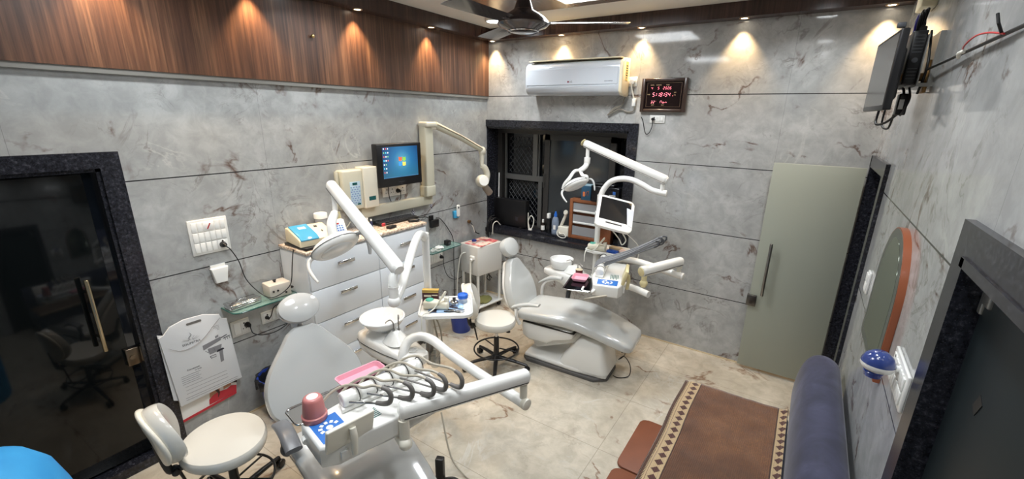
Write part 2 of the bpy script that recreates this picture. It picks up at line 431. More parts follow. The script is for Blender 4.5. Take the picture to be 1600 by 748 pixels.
# ---- door 3 (right wall, near): granite frame with inner bead, dark glass leaf, closer bracket
m = MB()
m.bb((RW-.022, -2.645, 0), (RW, -2.555, 1.955)); m.bb((RW-.022, -3.65, 1.87), (RW, -2.645, 1.955)); m.bb((RW-.022, -3.65, 0), (RW, -3.56, 1.87))
m.bb((RW-.028, -2.675, 0), (RW+.15, -2.645, 1.87)); m.bb((RW-.028, -3.56, 1.845), (RW+.15, -2.645, 1.872)); m.bb((RW, -3.56, 0), (RW+.15, -3.54, 1.87))
d3 = struct('door_3', m, M_granite)
m = MB().bb((RW+.028, -3.53, .01), (RW+.04, -2.69, 1.80), bev=.002); struct('door_leaf', m, mat('satin_dark_door_glass', (24, 32, 35), .42, spec=.25), d3)
m = MB().bb((RW+.02, -2.75, 1.77), (RW+.048, -2.70, 1.84), bev=.004); m.bb((RW+.022, -2.705, 1.74), (RW+.046, -2.68, 1.82), bev=.004)
struct('door_hinge', m, mat('pale_steel', (150, 150, 148), .3, .8), d3)
m = MB().box((RW+.0275, -2.86, 1.57), (.002, .03, .045), Matrix.Rotation(.5, 3, 'X')); struct('door_sticker', m, M_blackp, d3)

# ================================================================ CEILING LIGHTS
def emis(name, col, st):
    t = NT(name); t.b.inputs['Emission Color'].default_value = (*col, 1); t.b.inputs['Emission Strength'].default_value = st
    t.b.inputs['Base Color'].default_value = (.8, .8, .8, 1); return t.m
E_white = emis('led_panel_white', (.93, .97, 1), 14)
E_warm = emis('led_spot_warm', (1, .86, .66), 16)
M_trimring = mat('spot_ring', (198, 172, 140), .3, .6)
def area(T, loc, shape, size, sy, power, col=(.93, .97, 1), spread=180):
    l = bpy.data.lights.new('area', 'AREA'); l.shape = shape; l.size = size
    if sy: l.size_y = sy
    l.energy = power; l.color = col; l.spread = RAD(spread)
    o = bpy.data.objects.new('lamp_light', l); COL.objects.link(o); o.parent = T; o.location = loc; return o
def spot(x, y, where):
    T = thing('recessed_spotlight', (x, y, 2.96), 'small warm recessed spotlight '+where, 'ceiling light', group='recessed warm spotlights in the wooden boxing')
    m = MB(); m.lathe([(.024, .0), (.026, -.004), (.036, -.005), (.038, 0), (.038, .006)], n=24); part(T, 'ring', m, M_trimring)
    m = MB(); m.lathe([(.0, -.001), (.024, -.001), (.024, .004), (0, .004)], n=20); part(T, 'bulb', m, E_warm)
    l = bpy.data.lights.new('spot', 'SPOT'); l.energy = SPOT_W*(1.7 if x < .1 else 1); l.color = (1, .68, .36); l.spot_size = RAD(78); l.spot_blend = .75; l.shadow_soft_size = .02
    o = bpy.data.objects.new('lamp_light', l); COL.objects.link(o); o.parent = T; o.location = (0, 0, -.012)
for x, w in ((.13, 'in the corner where the two walls meet'), (.97, 'above the air conditioner'), (1.77, 'above the digital wall clock'), (2.59, 'halfway along the back wall right of the clock'), (3.49, 'in the back right corner above the wall computer')):
    spot(x, -.066, w)
for y, w in ((-.955, 'over the wood panel nearest the corner on the left wall'), (-1.755, 'over the middle of the wood panel on the left wall'), (-2.55, 'over the wood panel above the white cabinet'), (-3.3, 'over the wood panel near the left edge')):
    spot(.092, y, w)
def round_light(x, y, w, r=.085):
    T = thing('round_ceiling_light', (x, y, H-.012), 'round flush white LED ceiling light '+w, 'ceiling light', group='round white ceiling lights')
    m = MB(); m.lathe([(r-.01, -.012), (r, -.012), (r+.006, 0), (r+.006, .01), (0, .01)], n=36); part(T, 'rim', m, M_white)
    m = MB(); m.lathe([(0, -.0115), (r-.01, -.0115), (r-.01, -.004), (0, -.004)], n=36); part(T, 'diffuser', m, E_white)
    area(T, (0, 0, -.02), 'DISK', r*1.8, None, ROUND_W, spread=140)
round_light(.48, -.50, 'beside the ceiling fan')
round_light(3.12, -2.1, 'over the right side of the room'); round_light(3.12, -3.2, 'over the right side nearer the viewer')
round_light(3.12, -.62, 'added out of view as fill above the frosted glass door'); round_light(.48, -2.1, 'over the white cabinet'); round_light(.48, -3.3, 'over the left door')  # lamp over the frosted door is an added, unseen fill for the back wall
def panel(x0, x1, y0, y1, w):
    cx, cy = (x0+x1)/2, (y0+y1)/2
    T = thing('ceiling_panel_light', (cx, cy, H-.012), w, 'ceiling light', group='large white ceiling panel lights')
    m = MB(); a, b = (x1-x0)/2, (y1-y0)/2
    m.bb((-a, -b, -.012), (a, -b+.015, 0)); m.bb((-a, b-.015, -.012), (a, b, 0)); m.bb((-a, -b+.015, -.012), (-a+.015, b-.015, 0)); m.bb((a-.015, -b+.015, -.012), (a, b-.015, 0))
    part(T, 'frame', m, M_white)
    m = MB().bb((-a+.015, -b+.015, -.009), (a-.015, b-.015, -.003)); part(T, 'diffuser', m, E_white)
    area(T, (0, 0, -.03), 'RECTANGLE', x1-x0-.03, y1-y0-.03, PANEL_W, spread=135)
panel(1.38, 1.98, -1.37, -.775, 'large square white LED ceiling panel behind the ceiling fan')
panel(1.38, 1.98, -3.55, -2.95, 'large square white LED ceiling panel on the viewer side of the fan')

# ---- ceiling fan
FX, FY = 1.62, -1.75
T = thing('ceiling_fan', (FX, FY, H-.012), 'brown ceiling fan with bell-shaped motor housing', 'fan')
M_fan = mat('glossy_brown_metal', (70, 62, 62), .22, .3, coat=.6)
m = MB(); m.lathe([(.0, 0), (.06, 0), (.062, -.02), (.05, -.06), (.016, -.075), (.016, -.16)], n=32); part(T, 'canopy', m, M_fan)
m = MB(); m.lathe([(.016, -.14), (.030, -.16), (.040, -.20), (.058, -.25), (.064, -.255), (.082, -.265), (.125, -.29), (.152, -.315), (.158, -.33), (.144, -.345), (.10, -.36), (.09, -.372), (.07, -.376), (0, -.377)], n=40); part(T, 'motor_housing', m, M_fan)
m = MB(); m.lathe([(.0925, -.366), (.0945, -.370), (.0905, -.3745)], n=40); m.lathe([(.0575, -.2555), (.0605, -.2535), (.0585, -.2495)], n=40); part(T, 'chrome_ring', m, M_chrome)
for k in range(3):
    a = RAD(28+120*k)
    m = MB(); m.box((.15, 0, -.325), (.10, .035, .006), bev=.002)
    bl = part(T, 'blade_bracket', m, M_fan); bl.rotation_euler = (0, 0, a)
    m = MB(); rings = []
    for i in range(9):
        q = i/8; x = .17+q*.46; w = .052+.022*q*(1 if q < .9 else .8); tl = .10*(1-q*.5)
        rings.append([m.bm.verts.new((x, s*w*c_, -.325+s*w*tl*2*c_+z)) for s, c_, z in ((-1, 1, 0), (-1, .6, .004), (1, .6, .004), (1, 1, 0), (1, .6, -.001), (-1, .6, -.001))])
    m.skin(rings); bl = part(T, 'blade', m, M_fan); bl.rotation_euler = (0, 0, a)

# ---- hook screw in wood panel
m = MB(); m.cyl((.03, -2.13, 2.72), (.05, -2.13, 2.72), .005, n=10); m.ball((.052, -2.13, 2.722), .013, 12)
solo('wall_hook', m, mat('brass', (205, 180, 120), .3, 1), (.03, -2.13, 2.72), 'tiny brass hook screwed into the middle of the walnut wall panel', 'hook')

# ================================================================ AIR CONDITIONER, CLOCK
T = thing('air_conditioner', (.655, 0, 2.40), 'white split air conditioner mounted above the window', 'air conditioner')
M_ac = mat('white_ac_plastic', (198, 204, 211), .16, coat=.6)
M_ac2 = mat('ac_side_cream', (240, 228, 196), .35)
prof = [(0, .31), (-.10, .31), (-.165, .295), (-.20, .265), (-.208, .23), (-.206, .08)]   # (y,z) above flap
m = MB(); Mx = Matrix(((0, 0, 1, 0), (1, 0, 0, 0), (0, 1, 0, 0), (0, 0, 0, 1)))
m.prism([(0, .31), (-.10, .31), (-.165, .298), (-.198, .272), (-.208, .235), (-.206, .085), (-.196, .03), (-.15, .0), (-.05, -.01), (0, 0)], 1.02, Mx, bev=.008)
part(T, 'body', m, M_ac)
m = MB(); m.prism([(-.207, .236), (-.213, .232), (-.212, .090), (-.205, .088)], .965, Matrix.Translation((.02, 0, 0)) @ Mx); part(T, 'front_panel', m, M_ac)
m = MB(); m.prism([(-.206, .082), (-.210, .078), (-.200, .03), (-.160, .0), (-.14, .002)], .93, Matrix.Translation((.035, 0, 0)) @ Mx, smooth=True); part(T, 'air_flap', m, M_ac)
m = MB(); m.prism([(-.03, .315), (-.12, .315), (-.175, .30), (-.208, .27), (-.216, .235), (-.214, .03), (-.17, -.008), (-.05, -.016), (-.02, 0)], .03, Matrix.Translation((1.0, 0, 0)) @ Mx, bev=.006); part(T, 'end_cap', m, M_ac2)
m = MB(); m.bb((.04, -.21, .3105), (1.0, -.03, .318)); 
for i in range(14): m.bb((.06+i*.066, -.15, .318), (.066+i*.066, -.05, .321))
part(T, 'top_grille', m, M_ac2)
m = MB(); m.cyl((.49, -.2125, .115), (.49, -.2145, .115), .009, n=16); part(T, 'brand_badge', m, mat('dark_red_badge', (120, 30, 50), .4))
def text(T, s, size, M4, mt, name='lettering', ext=.0006, align='CENTER', world=False):
    cu = bpy.data.curves.new('t', 'FONT'); cu.body = s; cu.size = size; cu.extrude = ext; cu.align_x = align; cu.align_y = 'CENTER'
    ob = bpy.data.objects.new('t', cu); COL.objects.link(ob)
    dg = bpy.context.evaluated_depsgraph_get(); me = bpy.data.meshes.new_from_object(ob.evaluated_get(dg))
    bpy.data.objects.remove(ob); me.transform(M4); me.materials.clear(); me.materials.append(mt); me.name = name
    o = bpy.data.objects.new(name, me); COL.objects.link(o); o.parent = T; return o
def basis(o, ex, ey):   # text plane: x along ex, y along ey
    ex = Vector(ex).normalized(); ey = Vector(ey).normalized(); ez = ex.cross(ey)
    q = Matrix((ex, ey, ez)).transposed().to_4x4(); q.translation = Vector(o); return q
M_ink = mat('dark_ink', (60, 60, 64), .5); M_inkb = mat('blue_ink', (40, 70, 150), .5)
text(T, 'LG', .024, basis((.52, -.2145, .115), (1, 0, 0), (0, 0, 1)), M_ink)
text(T, 'DUAL INVERTER', .011, basis((.90, -.2145, .115), (1, 0, 0), (0, 0, 1)), M_ink)
m = MB(); m.bb((1.0302, -.14, .12), (1.0312, -.08, .28)); part(T, 'side_sticker', m, mat('yellow_sticker', (214, 196, 120), .5))
m = MB()
for i in range(6): m.bb((1.0312, -.13, .14+i*.02), (1.0316, -.09, .15+i*.02))
part(T, 'sticker_print', m, M_ink)

T = thing('digital_clock', (1.81, 0, 2.25), 'dark framed red LED digital wall clock showing date and time', 'clock')
M_clockf = mat('dark_brown_wood_frame', (62, 46, 38), .3, coat=.3)
m = MB(); Wc, Hc = .405, .29
for a in ((0, 0, .032, Hc), (Wc-.032, 0, Wc, Hc), (.032, 0, Wc-.032, .028), (.032, Hc-.028, Wc-.032, Hc)):
    m.bb((a[0], -.04, a[1]), (a[2], -.005, a[3]), bev=.006)
part(T, 'frame', m, M_clockf)
m = MB().bb((.025, -.026, .022), (Wc-.025, -.018, Hc-.022)); part(T, 'dial', m, mat('clock_black_glass', (30, 18, 18), .15))
m = MB()
for a in ((.05, .046, .355, .048), (.05, .250, .355, .252), (.05, .046, .052, .252), (.353, .046, .355, .252)): m.bb((a[0], -.0268, a[1]), (a[2], -.026, a[3]))
part(T, 'dial_border', m, mat('faint_gold', (120, 96, 70), .5))
E_red = emis('led_red', (1, .03, .12), 1.7)
SEG = {'0': 'abcdef', '1': 'bc', '2': 'abged', '3': 'abgcd', '4': 'fgbc', '5': 'afgcd', '6': 'afgedc', '8': 'abcdefg', 'M': 'abcef', 'N': 'egc', 'o': 'cdeg', 'U': 'bcdef', 'C': 'adef'}
def seg(m, ch, x, z, w, h, t, y):
    S = {'a': ((0, h), (w, h)), 'd': ((0, 0), (w, 0)), 'g': ((0, h/2), (w, h/2)), 'f': ((0, h/2), (0, h)), 'b': ((w, h/2), (w, h)), 'e': ((0, 0), (0, h/2)), 'c': ((w, 0), (w, h/2))}
    for k in SEG[ch]:
        (a, b), (c, d) = S[k]; q = .12*t/h
        sl = .14
        p = Vector((x+a+b*sl, y, z+b)); r = Vector((x+c+d*sl, y, z+d)); dd = (r-p).normalized()*t*.6
        m.tube([p+dd, r-dd], t/2, 6, smooth=False)
m = MB(); yy = -.0275
def word(s, x, z, w, h, t, gap):
    for ch in s:
        if ch == ' ': x += gap*.6; continue
        if ch == ':':
            m.ball((x+.0, yy, z+h*.3), t*.7, 8); m.ball((x+.003, yy, z+h*.7), t*.7, 8); x += gap*.55; continue
        seg(m, ch, x, z, w, h, t, yy); x += w+gap
    return x
word('4', .087, .196, .011, .02, .0032, .008); word('5', .146, .196, .011, .02, .0032, .008); word('2026', .194, .196, .011, .02, .0032, .0085)
word('5', .104, .136, .016, .031, .004, .010); word(':', .138, .136, 0, .031, .006, .01); word('18', .146, .136, .016, .031, .004, .010); word(':', .208, .136, 0, .031, .006, .01); word('34', .216, .136, .016, .031, .004, .011)
word('32', .094, .078, .012, .02, .0032, .0085); word('C', .137, .09, .004, .007, .0015, .003); word('MoN', .178, .078, .013, .02, .003, .009)
m.ball((.285, yy, .140), .003, 8)
part(T, 'led_digits', m, E_red)
M_cl = mat('clock_lettering', (196, 170, 130), .5, emit=.25)
for s, x, z in (('DATE', .095, .232), ('MONTH', .153, .232), ('YEAR', .232, .232), ('TIME', .068, .152), ('TEMP', .112, .062), ('DAY', .205, .062), ('AM', .302, .168), ('PM', .302, .146)):
    text(T, s, .0125, basis((x, -.0272, z), (1, 0, 0), (0, 0, 1)), M_cl)

# ================================================================ LEFT WALL
M_plate = mat('switch_plate_white', (232, 232, 228), .3, coat=.3)
M_plate2 = mat('switch_key_white', (244, 244, 240), .3)
def plate(name, y0, y1, z0, z1, label, cat, cells, socket=(), axis='x', x=0, sgn=1, group=None):
    """modular plate on wall; cells (ny,nz); socket = indices that are sockets, others are rockers"""
    T = thing(name, (x, (y0+y1)/2, z0) if axis == 'x' else ((y0+y1)/2, x, z0), label, cat, group=group)
    h = z1-z0; w = y1-y0
    def B(a0, a1, b0, b1, d0, d1, mb, bev=0):
        if axis == 'x': mb.bb((min(sgn*d0, sgn*d1), a0, b0), (max(sgn*d0, sgn*d1), a1, b1), bev)
        else: mb.bb((a0, -d1, b0), (a1, -d0, b1), bev)
    m = MB(); B(-w/2, w/2, 0, h, 0, .011, m, .004); part(T, 'wall_plate', m, M_plate)
    ny, nz = cells; mg = .014 if w > .1 else .008; cw = (w-2*mg)/ny; ch = (h-2*mg)/nz
    for i in range(ny):
        for j in range(nz):
            a = -w/2+mg+i*cw; b = mg+j*ch
            if (i, j) in socket:
                m = MB(); B(a+.003, a+cw-.003, b+.003, b+ch-.003, .011, .014, m, .001)
                s_ = part(T, 'socket', m, M_plate2); m = MB(); c = (a+cw/2, b+ch/2)
                for du, dv, r in ((0, .3, .006), (-.2, -.15, .004), (.2, -.15, .004)):
                    p = (c[0]+du*cw, c[1]+dv*ch)
                    if axis == 'x': m.cyl((sgn*.0138, p[0], p[1]), (sgn*.0144, p[0], p[1]), r, n=10)
                    else: m.cyl((p[0], -.0138, p[1]), (p[0], -.0144, p[1]), r, n=10)
                part(s_, 'socket_hole', m, M_blackp)
            else:
                k = 2 if cw > .05 else 1
                for q in range(k):
                    m = MB(); B(a+.003+q*cw/k, a+(q+1)*cw/k-.003, b+.003, b+ch-.003, .011, .0165, m, .002); part(T, 'switch_key', m, M_plate2)
    return T
T = plate('switch_board', -3.112, -2.884, 1.29, 1.522, 'large square white nine-gang switch board by the dark glass door', 'switch board', (3, 3), socket=((2, 0),))
m = MB(); m.cyl((.0115, .0, .185), (.019, .0, .185), .026, n=24, bev=.002); part(T, 'fan_dial', m, M_plate2)
m = MB(); m.box((.021, .0, .185), (.003, .006, .04), Matrix.Rotation(-.5, 3, 'X')); part(T, 'dial_pointer', m, mat('red_pointer', (170, 40, 40), .4))
def plug(loc, label, path, dirx=1, group=None, r=.0035, size=1.0, white=False):
    mt = M_cable_w if white else M_cable_b
    T = thing('power_plug', loc, label, 'plug', world=True, group=group)
    x, y, z = loc; m = MB(); m.cyl((x, y, z), (x+.034*size*dirx, y, z), .021*size, .015*size, n=20, bev=.004); m.cyl((x+.03*size*dirx, y, z), (x+.045*size*dirx, y, z-.006), .010*size, .006, n=12)
    part(T, 'plug_body', m, mt)
    m = MB(); m.tube([(x+.042*size*dirx, y, z-.006)]+path, r, 8, sub=6); part(T, 'cable', m, mt)
    return T
plug((.015, -2.935, 1.335), 'black plug in the nine-gang switch board with long cord to the glass shelf', [(.07, -2.915, 1.30), (.05, -2.87, 1.20), (.04, -2.84, 1.06), (.10, -2.80, .965), (.16, -2.765, .925), (.178, -2.72, .922), (.185, -2.65, .95), (.195, -2.61, 1.0), (.22, -2.60, 1.13), (.25, -2.60, 1.22), (.27, -2.60, 1.262)])
# pocket
T = thing('wall_pocket', (0, -2.985, 1.08), 'white plastic wall pocket below the nine-gang switch board', 'holder')
m = MB(); Mz = Matrix(((0, 0, 1, 0), (1, 0, 0, 0), (0, 1, 0, 0), (0, 0, 0, 1)))
m.prism([(-.035, 0), (.035, 0), (.052, .105), (-.052, .105)], .035, Mz, bev=.006); part(T, 'pocket', m, M_plate2)
m = MB(); m.prism([(-.045, .10), (.045, .10), (.045, .125), (-.045, .125)], .008, Mz, bev=.003); part(T, 'back_tab', m, M_plate)

# sockets under shelf
plate('wall_socket', -2.98, -2.855, .645, .765, 'white wall socket plate left of the other one under the left glass shelf', 'socket', (2, 1), socket=((1, 0),))
plate('wall_socket', -2.77, -2.625, .665, .76, 'white wall socket plate right of its neighbour under the left glass shelf', 'socket', (2, 1), socket=((0, 0),))
plug((.015, -2.875, .715), 'black plug low on the left wall with cord curving behind the front headrest', [(.08, -2.87, .66), (.07, -2.80, .615), (.06, -2.70, .60), (.05, -2.595, .63), (.05, -2.60, .69)])
plug((.015, -2.735, .715), 'small black plug under the grey control box on the left glass shelf', [(.06, -2.72, .74), (.05, -2.69, .79), (.04, -2.64, .80)], size=.7)

# glass shelf left
M_glass = mat('green_glass', (150, 190, 180), .05, spec=.6, alpha=.38)
M_gedge = mat('glass_edge', (40, 84, 78), .15)
def shelf(y0, y1, z, d, label):
    T = thing('glass_shelf', (0, (y0+y1)/2, z), label, 'shelf')
    w = (y1-y0)/2
    ol = [(-w, 0), (w, 0), (w, d-.05)]+[(w-.05+.05*cos(a), d-.05+.05*sin(a)) for a in [RAD(15*k) for k in range(1, 7)]]+[(-w+.05+.05*cos(a), d-.05+.05*sin(a)) for a in [RAD(90+15*k) for k in range(0, 6)]]+[(-w, d-.05)]
    Mq = Matrix(((0, 1, 0, 0), (1, 0, 0, 0), (0, 0, 1, 0), (0, 0, 0, 1)))
    m = MB(); m.prism(ol, .008, Mq); part(T, 'glass_pane', m, M_glass)
    m = MB(); m.tube([(v, u, .004) for u, v in ol[1:]+ol[:1]], .0048, 6); part(T, 'glass_rim', m, M_gedge)
    for s in (-1, 1):
        m = MB(); m.box((.015, s*w*.7, .004), (.03, .022, .024), bev=.005); part(T, 'shelf_clip', m, M_chrome)
shelf(-3.01, -2.56, .885, .19, 'long glass wall shelf left of the white cabinet')
# chrome instrument box
T = thing('instrument_box', (.085, -2.905, .8938), 'shiny chrome lidded instrument box on the left glass shelf', 'box', rz=.05)
m = MB(); m.box((0, 0, .016), (.105, .205, .032), bev=.01); part(T, 'tray', m, M_chrome)
m = MB(); m.box((0, 0, .036), (.11, .21, .012), bev=.006); m.box((0, 0, .043), (.08, .17, .006), bev=.003); part(T, 'lid', m, M_chrome)
m = MB(); m.tube([(0, -.025, .044), (0, -.02, .053), (0, .02, .053), (0, .025, .044)], .003, 8); part(T, 'lid_handle', m, M_chrome)
# grey control box
T = thing('control_box', (.095, -2.668, .8938), 'small cream electric control box with black knobs on the left glass shelf', 'device', rz=-.08)
m = MB(); m.box((0, 0, .054), (.12, .15, .100), bev=.005); part(T, 'case', m, mat('cream_paint_metal', (216, 208, 196), .4)); 
m = MB(); m.cyl((0, -.01, .104), (0, -.01, .116), .008, n=14, bev=.002); m.cyl((0, -.01, .116), (0, -.01, .124), .013, n=14, bev=.003); part(T, 'top_knob', m, M_blackp)
for y in (-.05, -.02, .035):
    m = MB(); m.cyl((.06, y, .058 if y < .03 else .03), (.068, y, .058 if y < .03 else .03), .007, n=12, bev=.001); part(T, 'front_knob', m, M_blackp)
m = MB(); m.tube([(.02, .074, .05), (.03, .092, .05), (.05, .092, .05), (.055, .074, .05)], .006, 8, sub=4); part(T, 'side_handle', m, M_blackp)
for sx in (-1, 1):
    for sy in (-1, 1):
        m = MB(); m.cyl((sx*.045, sy*.06, 0), (sx*.045, sy*.06, .005), .007, n=10); part(T, 'foot', m, M_blackp)

# paper carrier bags / poster board on the wall
T = thing('carrier_bag', (.03, -3.2, .33), 'white plastic carrier bag with logo and machine drawing hung on the left wall', 'bag')
def plane_basis(u, w, x): return (x, u, w)
Mw = Matrix(((0, 0, 1, 0), (1, 0, 0, 0), (0, 1, 0, 0), (0, 0, 0, 1)))
ol = [(-.165, .0), (.215, .02), (.19, .50), (.16, .505), (.15, .545), (.06, .578), (-.05, .585), (-.13, .565), (-.165, .52), (-.195, .515)]
m = MB(); m.prism(ol, .008, Matrix.Translation((.018, 0, 0)) @ Mw, bev=.003); part(T, 'front_sheet', m, mat('white_polythene', (224, 226, 228), .3))
m = MB(); m.prism([(-.19, .06), (-.13, .02), (-.13, .5), (-.195, .53)], .006, Matrix.Translation((.008, 0, 0)) @ Mw); part(T, 'back_sheet', m, mat('white_polythene', (0, 0, 0)))
m = MB(); m.prism(rrect(.085, .016, .007, cx=0, cy=.545), .002, Matrix.Translation((.0255, 0, 0)) @ Mw); part(T, 'handle_slot', m, mat('slot_shadow_grey', (110, 108, 104), .6))
M_p1 = mat('print_grey', (138, 138, 142), .5); M_p2 = mat('print_dark', (44, 44, 54), .5)
X0 = .0265
m = MB(); m.tube([(X0, -.155, .425), (X0, -.10, .385), (X0, -.03, .385), (X0, .04, .42), (X0, .11, .485), (X0, .15, .52)], [.002, .005, .006, .004, .002], 6, sub=5, flat=.3); part(T, 'printed_curve', m, M_p1)
m = MB()
for a, l in ((-74, .052), (-56, .050), (-32, .046), (32, .044), (56, .048), (74, .050)):
    m.tube([(X0, -.035+.012*sin(RAD(a)), .43+.008*cos(RAD(a))), (X0, -.035+l*sin(RAD(a)), .43+l*.8*cos(RAD(a)))], [.0015, .003, .0006], 6, flat=.3)
m.tube([(X0, -.036, .435), (X0, -.044, .452), (X0, -.028, .468), (X0, -.036, .488)], [.002, .004, .003, .0008], 6, sub=4, flat=.3)
part(T, 'logo_leaves', m, M_p2)
text(T, 'SOUMITRA', .021, basis((X0, -.035, .412), (0, 1, 0), (0, 0, 1)), M_p2)
text(T, 'Convenium', .016, basis((X0, -.055, .235), (0, 1, 0), (0, 0, 1)), M_p2)
text(T, 'CL Series', .010, basis((X0, -.03, .217), (0, 1, 0), (0, 0, 1)), M_p2)
m = MB()
for i in range(5): m.bb((X0-.001, -.13, .20-i*.014), (X0+.0004, -.02-.01*(i % 2), .2025-i*.014))
for i in range(3): m.bb((X0-.001, -.12, .122-i*.026), (X0+.0004, .13, .1238-i*.026))
for i in range(2): m.bb((X0-.001, -.13, .042-i*.015), (X0+.0004, .19, .0445-i*.015))
for i in range(4): m.bb((X0-.001, .09+.01*i, .47-.010*i), (X0+.0004, .135, .472-.010*i))
part(T, 'printed_text_lines', m, M_p1)
# machine drawing
m = MB(); P = lambda u, w: (X0, u, w)
m.prism([(.02, .33), (.13, .36), (.13, .385), (.02, .365)], .0015, Matrix.Translation((.0258, 0, 0)) @ Mw)
m.prism([(.05, .285), (.12, .29), (.13, .33), (.045, .33)], .0018, Matrix.Translation((.0258, 0, 0)) @ Mw)
m.prism([(.105, .20), (.125, .205), (.130, .29), (.108, .29)], .0018, Matrix.Translation((.0258, 0, 0)) @ Mw)
m.prism([(.10, .385), (.12, .39), (.12, .405), (.10, .40)], .0018, Matrix.Translation((.0258, 0, 0)) @ Mw)
part(T, 'machine_drawing', m, M_p1)
m = MB()
m.prism([(.092, .282), (.14, .288), (.135, .30), (.098, .298)], .002, Matrix.Translation((.0258, 0, 0)) @ Mw)
m.tube([P(.13, .375), P(.17, .385)], .003, 6); m.tube([P(.145, .365), P(.19, .372)], .0022, 6)
for u in (.155, .168, .182): m.tube([P(u, .37), P(u+.004, .35)], .0014, 6)
m.tube([P(.05, .27), P(.055, .255), P(.085, .255), P(.085, .272), P(.05, .27)], .0018, 6)
m.tube([P(.03, .32), P(.045, .30), P(.05, .32)], .0016, 6); m.tube([P(.07, .31), P(.085, .30), P(.08, .32)], .0016, 6)
part(T, 'machine_drawing_dark', m, M_p2)
T = thing('poster', (.012, -3.2, .19), 'poster of people in red tops with red stripe behind the white carrier bag', 'poster')
m = MB(); m.prism([(-.17, 0), (.175, .035), (.20, .20), (-.175, .24)], .006, Mw); part(T, 'poster_board', m, M_plate2)
m = MB(); m.prism([(-.17, 0), (.175, .035), (.176, .052), (-.171, .018)], .008, Mw); part(T, 'red_stripe', m, mat('poster_red', (196, 46, 60), .4))
m = MB(); m.prism([(0, .042), (.176, .052), (.183, .10), (.15, .115), (.12, .10), (.09, .105), (.06, .11), (.03, .10), (.005, .08)], .009, Mw); part(T, 'red_tops', m, mat('poster_red', (0, 0, 0)))
m = MB(); m.prism([(.01, .09), (.03, .10), (.06, .105), (.075, .10), (.08, .165), (.05, .175), (.02, .165)], .0085, Mw); m.prism([(.10, .11), (.15, .118), (.155, .18), (.11, .175)], .0085, Mw); part(T, 'bare_shoulders', m, mat('poster_skin', (196, 142, 112), .5))
m = MB(); m.prism([(.0, .15), (.05, .14), (.06, .20), (.0, .20)], .0088, Mw); m.prism([(.14, .14), (.19, .12), (.20, .19), (.15, .2)], .0088, Mw); m.tube([(.009, .055, .14), (.009, .07, .10), (.009, .06, .07)], [.01, .006, .002], 6, flat=.2); part(T, 'dark_hair', m, mat('poster_hair', (60, 40, 34), .5))

# ---- waste bins
def bin_(name, x, y, label, mt, r0, r1, h, bag):
    T = thing(name, (x, y, 0), label, 'waste bin')
    m = MB(); m.lathe([(0, .0), (r0, .0), (r0+.002, .004), (r1, h), (r1+.008, h+.003), (r1+.008, h+.012), (r1-.003, h+.012), (r1-.006, h), (r0-.004, .008), (0, .008)], n=36); part(T, 'bucket', m, mt)
    m = MB(); n = 40; rg = []
    for rr, hh, wv in ((r0*.9, h*.5, 0), (r1-.012, h-.01, .003), (r1+.006, h+.018, .006), (r1+.018, h+.008, .006), (r1+.016, h-.03, .008), (r1+.012, h-.06, .014)):
        rg.append([m.bm.verts.new((cos(2*pi*i/n)*(rr+wv*sin(i*2.1)), sin(2*pi*i/n)*(rr+wv*sin(i*2.1)), hh+wv*.8*sin(i*1.3))) for i in range(n)])
    m.skin(rg, cap=False); m.skin([rg[0][::-1]], cap=True) if False else None
    part(T, 'bin_liner', m, bag)
M_bluebin = mat('blue_bin_plastic', (36, 62, 150), .3)
M_liner = mat('black_bin_liner', (22, 24, 30), .3); M_liner2 = mat('navy_bin_liner', (24, 32, 74), .3)
bin_('waste_bin', .20, -2.80, 'blue bin with black liner behind the front dental chair', M_bluebin, .10, .135, .33, M_liner)
bin_('waste_bin', .42, -1.00, 'blue bin with navy liner beyond the instrument tray', M_bluebin, .095, .125, .28, M_liner2)

# ---- white drawer cabinet
CX1, CY0, CY1, CZ0, CZ1 = .36, -2.56, -1.395, .13, 1.222
T = thing('drawer_cabinet', (0, (CY0+CY1)/2, 0), 'wide white two-column drawer cabinet with chrome handles against left wall', 'cabinet', world=True)
M_lam = mat('white_laminate', (224, 229, 234), .3, coat=.2)
m = MB(); m.bb((.004, CY0, CZ0), (CX1-.02, CY1, CZ1)); part(T, 'carcass', m, M_lam)
ym = -1.945; rows = [CZ0, .405, .68, .94, 1.205]
for k, (a, b) in enumerate(((CY0, ym), (ym, CY1))):
    for r in range(4):
        m = MB(); m.bb((CX1-.02, a+.003, rows[r]+.003), (CX1, b-.003, rows[r+1]-.003), bev=.0025); dr = part(T, 'drawer', m, M_lam)
        yc = (a+b)/2+(.02 if k else -.01); zc = rows[r+1]-(.10 if r == 3 else .07 if r == 2 else .085)
        m = MB(); m.bb((CX1+.012, yc-.075, zc-.013), (CX1+.022, yc+.075, zc+.013), bev=.004)
        for s in (-.055, .055): m.cyl((CX1-.002, yc+s, zc), (CX1+.014, yc+s, zc), .006, n=10)
        part(dr, 'handle', m, M_chrome)
for y in (CY0+.06, -2.0, CY1-.04):
    for x in (.05, CX1-.05):
        m = MB(); m.cyl((x, y, 0), (x, y, CZ0+.002), .016, n=16, bev=.002); part(T, 'leg', m, M_greyp)
t = NT('speckled_beige_granite', .2); g = t.n('NewGeometry'); nn = t.noise(g.outputs['Position'], 45, 8, .75)
cc = t.ramp(nn, (.34, s2l(74, 60, 54)), (.45, s2l(186, 160, 138)), (.55, s2l(226, 214, 198)), (.7, s2l(240, 234, 222)))
t.l(cc, t.b.inputs['Base Color']); M_speck = t.m
m = MB(); m.bb((.004, CY0-.008, CZ1), (CX1+.008, CY1+.006, CZ1+.022), bev=.003); part(T, 'worktop', m, M_speck, 'speckled beige granite worktop')
TZ = CZ1+.022
